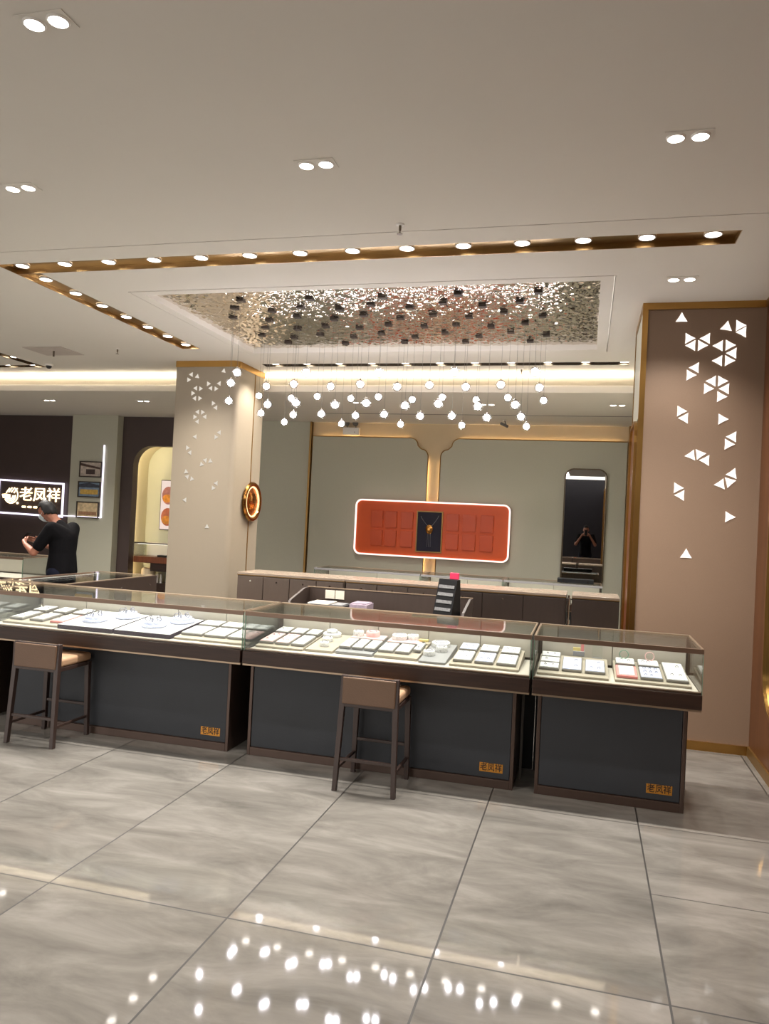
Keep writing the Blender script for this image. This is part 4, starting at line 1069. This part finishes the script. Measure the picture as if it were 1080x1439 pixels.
        for sg in (-1, 1): mb.tube(tuple(HM @ Vector((.03, sg*.075, -.02))), tuple(HM @ Vector((-.01, sg*.086, 0.0))), .002, 6)
        mb.build('mask_loop', M['mask'], t)
    return t
J = dict(pelvis=(-.02, 0, .86), chest=(-.02, 0, 1.19), neck=(.09, 0, 1.365), head=(.21, 0, 1.475), shoulder=(.0, .175, 1.29), elbow=(.17, .235, 1.02), wrist=(.37, .13, 1.10), hand=(.43, .075, 1.14),
         hip=(-.02, .09, .80), knee=(.02, .10, .45), ankle=(-.03, .11, .075), toe=(.09, .12, .03))
person('man in a black t-shirt, dark jeans and pale face mask, head bowed over his phone', (-5.63, 7.3, 0), R_(180), J, R_(32), mask=True)
ph = MB().box(-.004, .004, -.037, .037, -.075, .075).build('phone', M['blackgloss'], None, bevel=.003); ph.location = (-5.63-.475, 7.3, 1.17); ph.rotation_euler = (0, R_(40), 0)
tag(ph, 'dark smartphone held in both hands by the man in black', 'phone')
J2 = dict(pelvis=(0, 0, .92), chest=(-.01, 0, 1.27), neck=(.02, 0, 1.45), head=(.06, 0, 1.58), shoulder=(.0, .18, 1.39), elbow=(.2, .27, 1.15), wrist=(.33, .13, 1.38), hand=(.375, .085, 1.45),
         hip=(0, .09, .86), knee=(.02, .10, .48), ankle=(-.02, .11, .075), toe=(.10, .12, .03))
person('person in dark clothes holding a phone up, seen only reflected in the tall mirror', (0, -.56, 0), R_(90), J2, R_(4))
ph = MB().box(-.038, .038, -.004, .004, -.078, .078).build('phone', M['blackgloss'], None, bevel=.003); ph.location = (0, -.14, 1.495)
tag(ph, 'smartphone raised by the person reflected in the mirror', 'phone')

# ------------------------------------------------------------------ camera, world, view
f = 1071.545
cam = bpy.data.cameras.new('camera'); co = bpy.data.objects.new('camera', cam); COL.objects.link(co)
cam.sensor_fit = 'VERTICAL'; cam.sensor_height = 36; cam.lens = f/1439*36; cam.clip_start = .02
Rm = [[0.96563852, 0.04409909, -0.25612014], [0.25527625, 0.02390396, 0.96657262], [0.04874725, -0.99874114, 0.01182513]]
mw = Matrix.Identity(4)
for r in range(3):
    mw[r][0] = Rm[r][0]; mw[r][1] = -Rm[r][1]; mw[r][2] = -Rm[r][2]
mw[2][3] = 1.55
co.matrix_world = mw
SC.camera = co
w = bpy.data.worlds.new('mall_side_fill'); SC.world = w; w.use_nodes = True  # uniform ambient fill, added through the open mall side to lift the ceiling
bg = w.node_tree.nodes['Background']; bg.inputs['Color'].default_value = (1, .95, .9, 1); bg.inputs['Strength'].default_value = 2.0
SC.view_settings.view_transform = 'Standard'; SC.view_settings.look = 'None'; SC.view_settings.gamma = 1; SC.view_settings.use_curve_mapping = False
SC.view_settings.exposure = 0.45
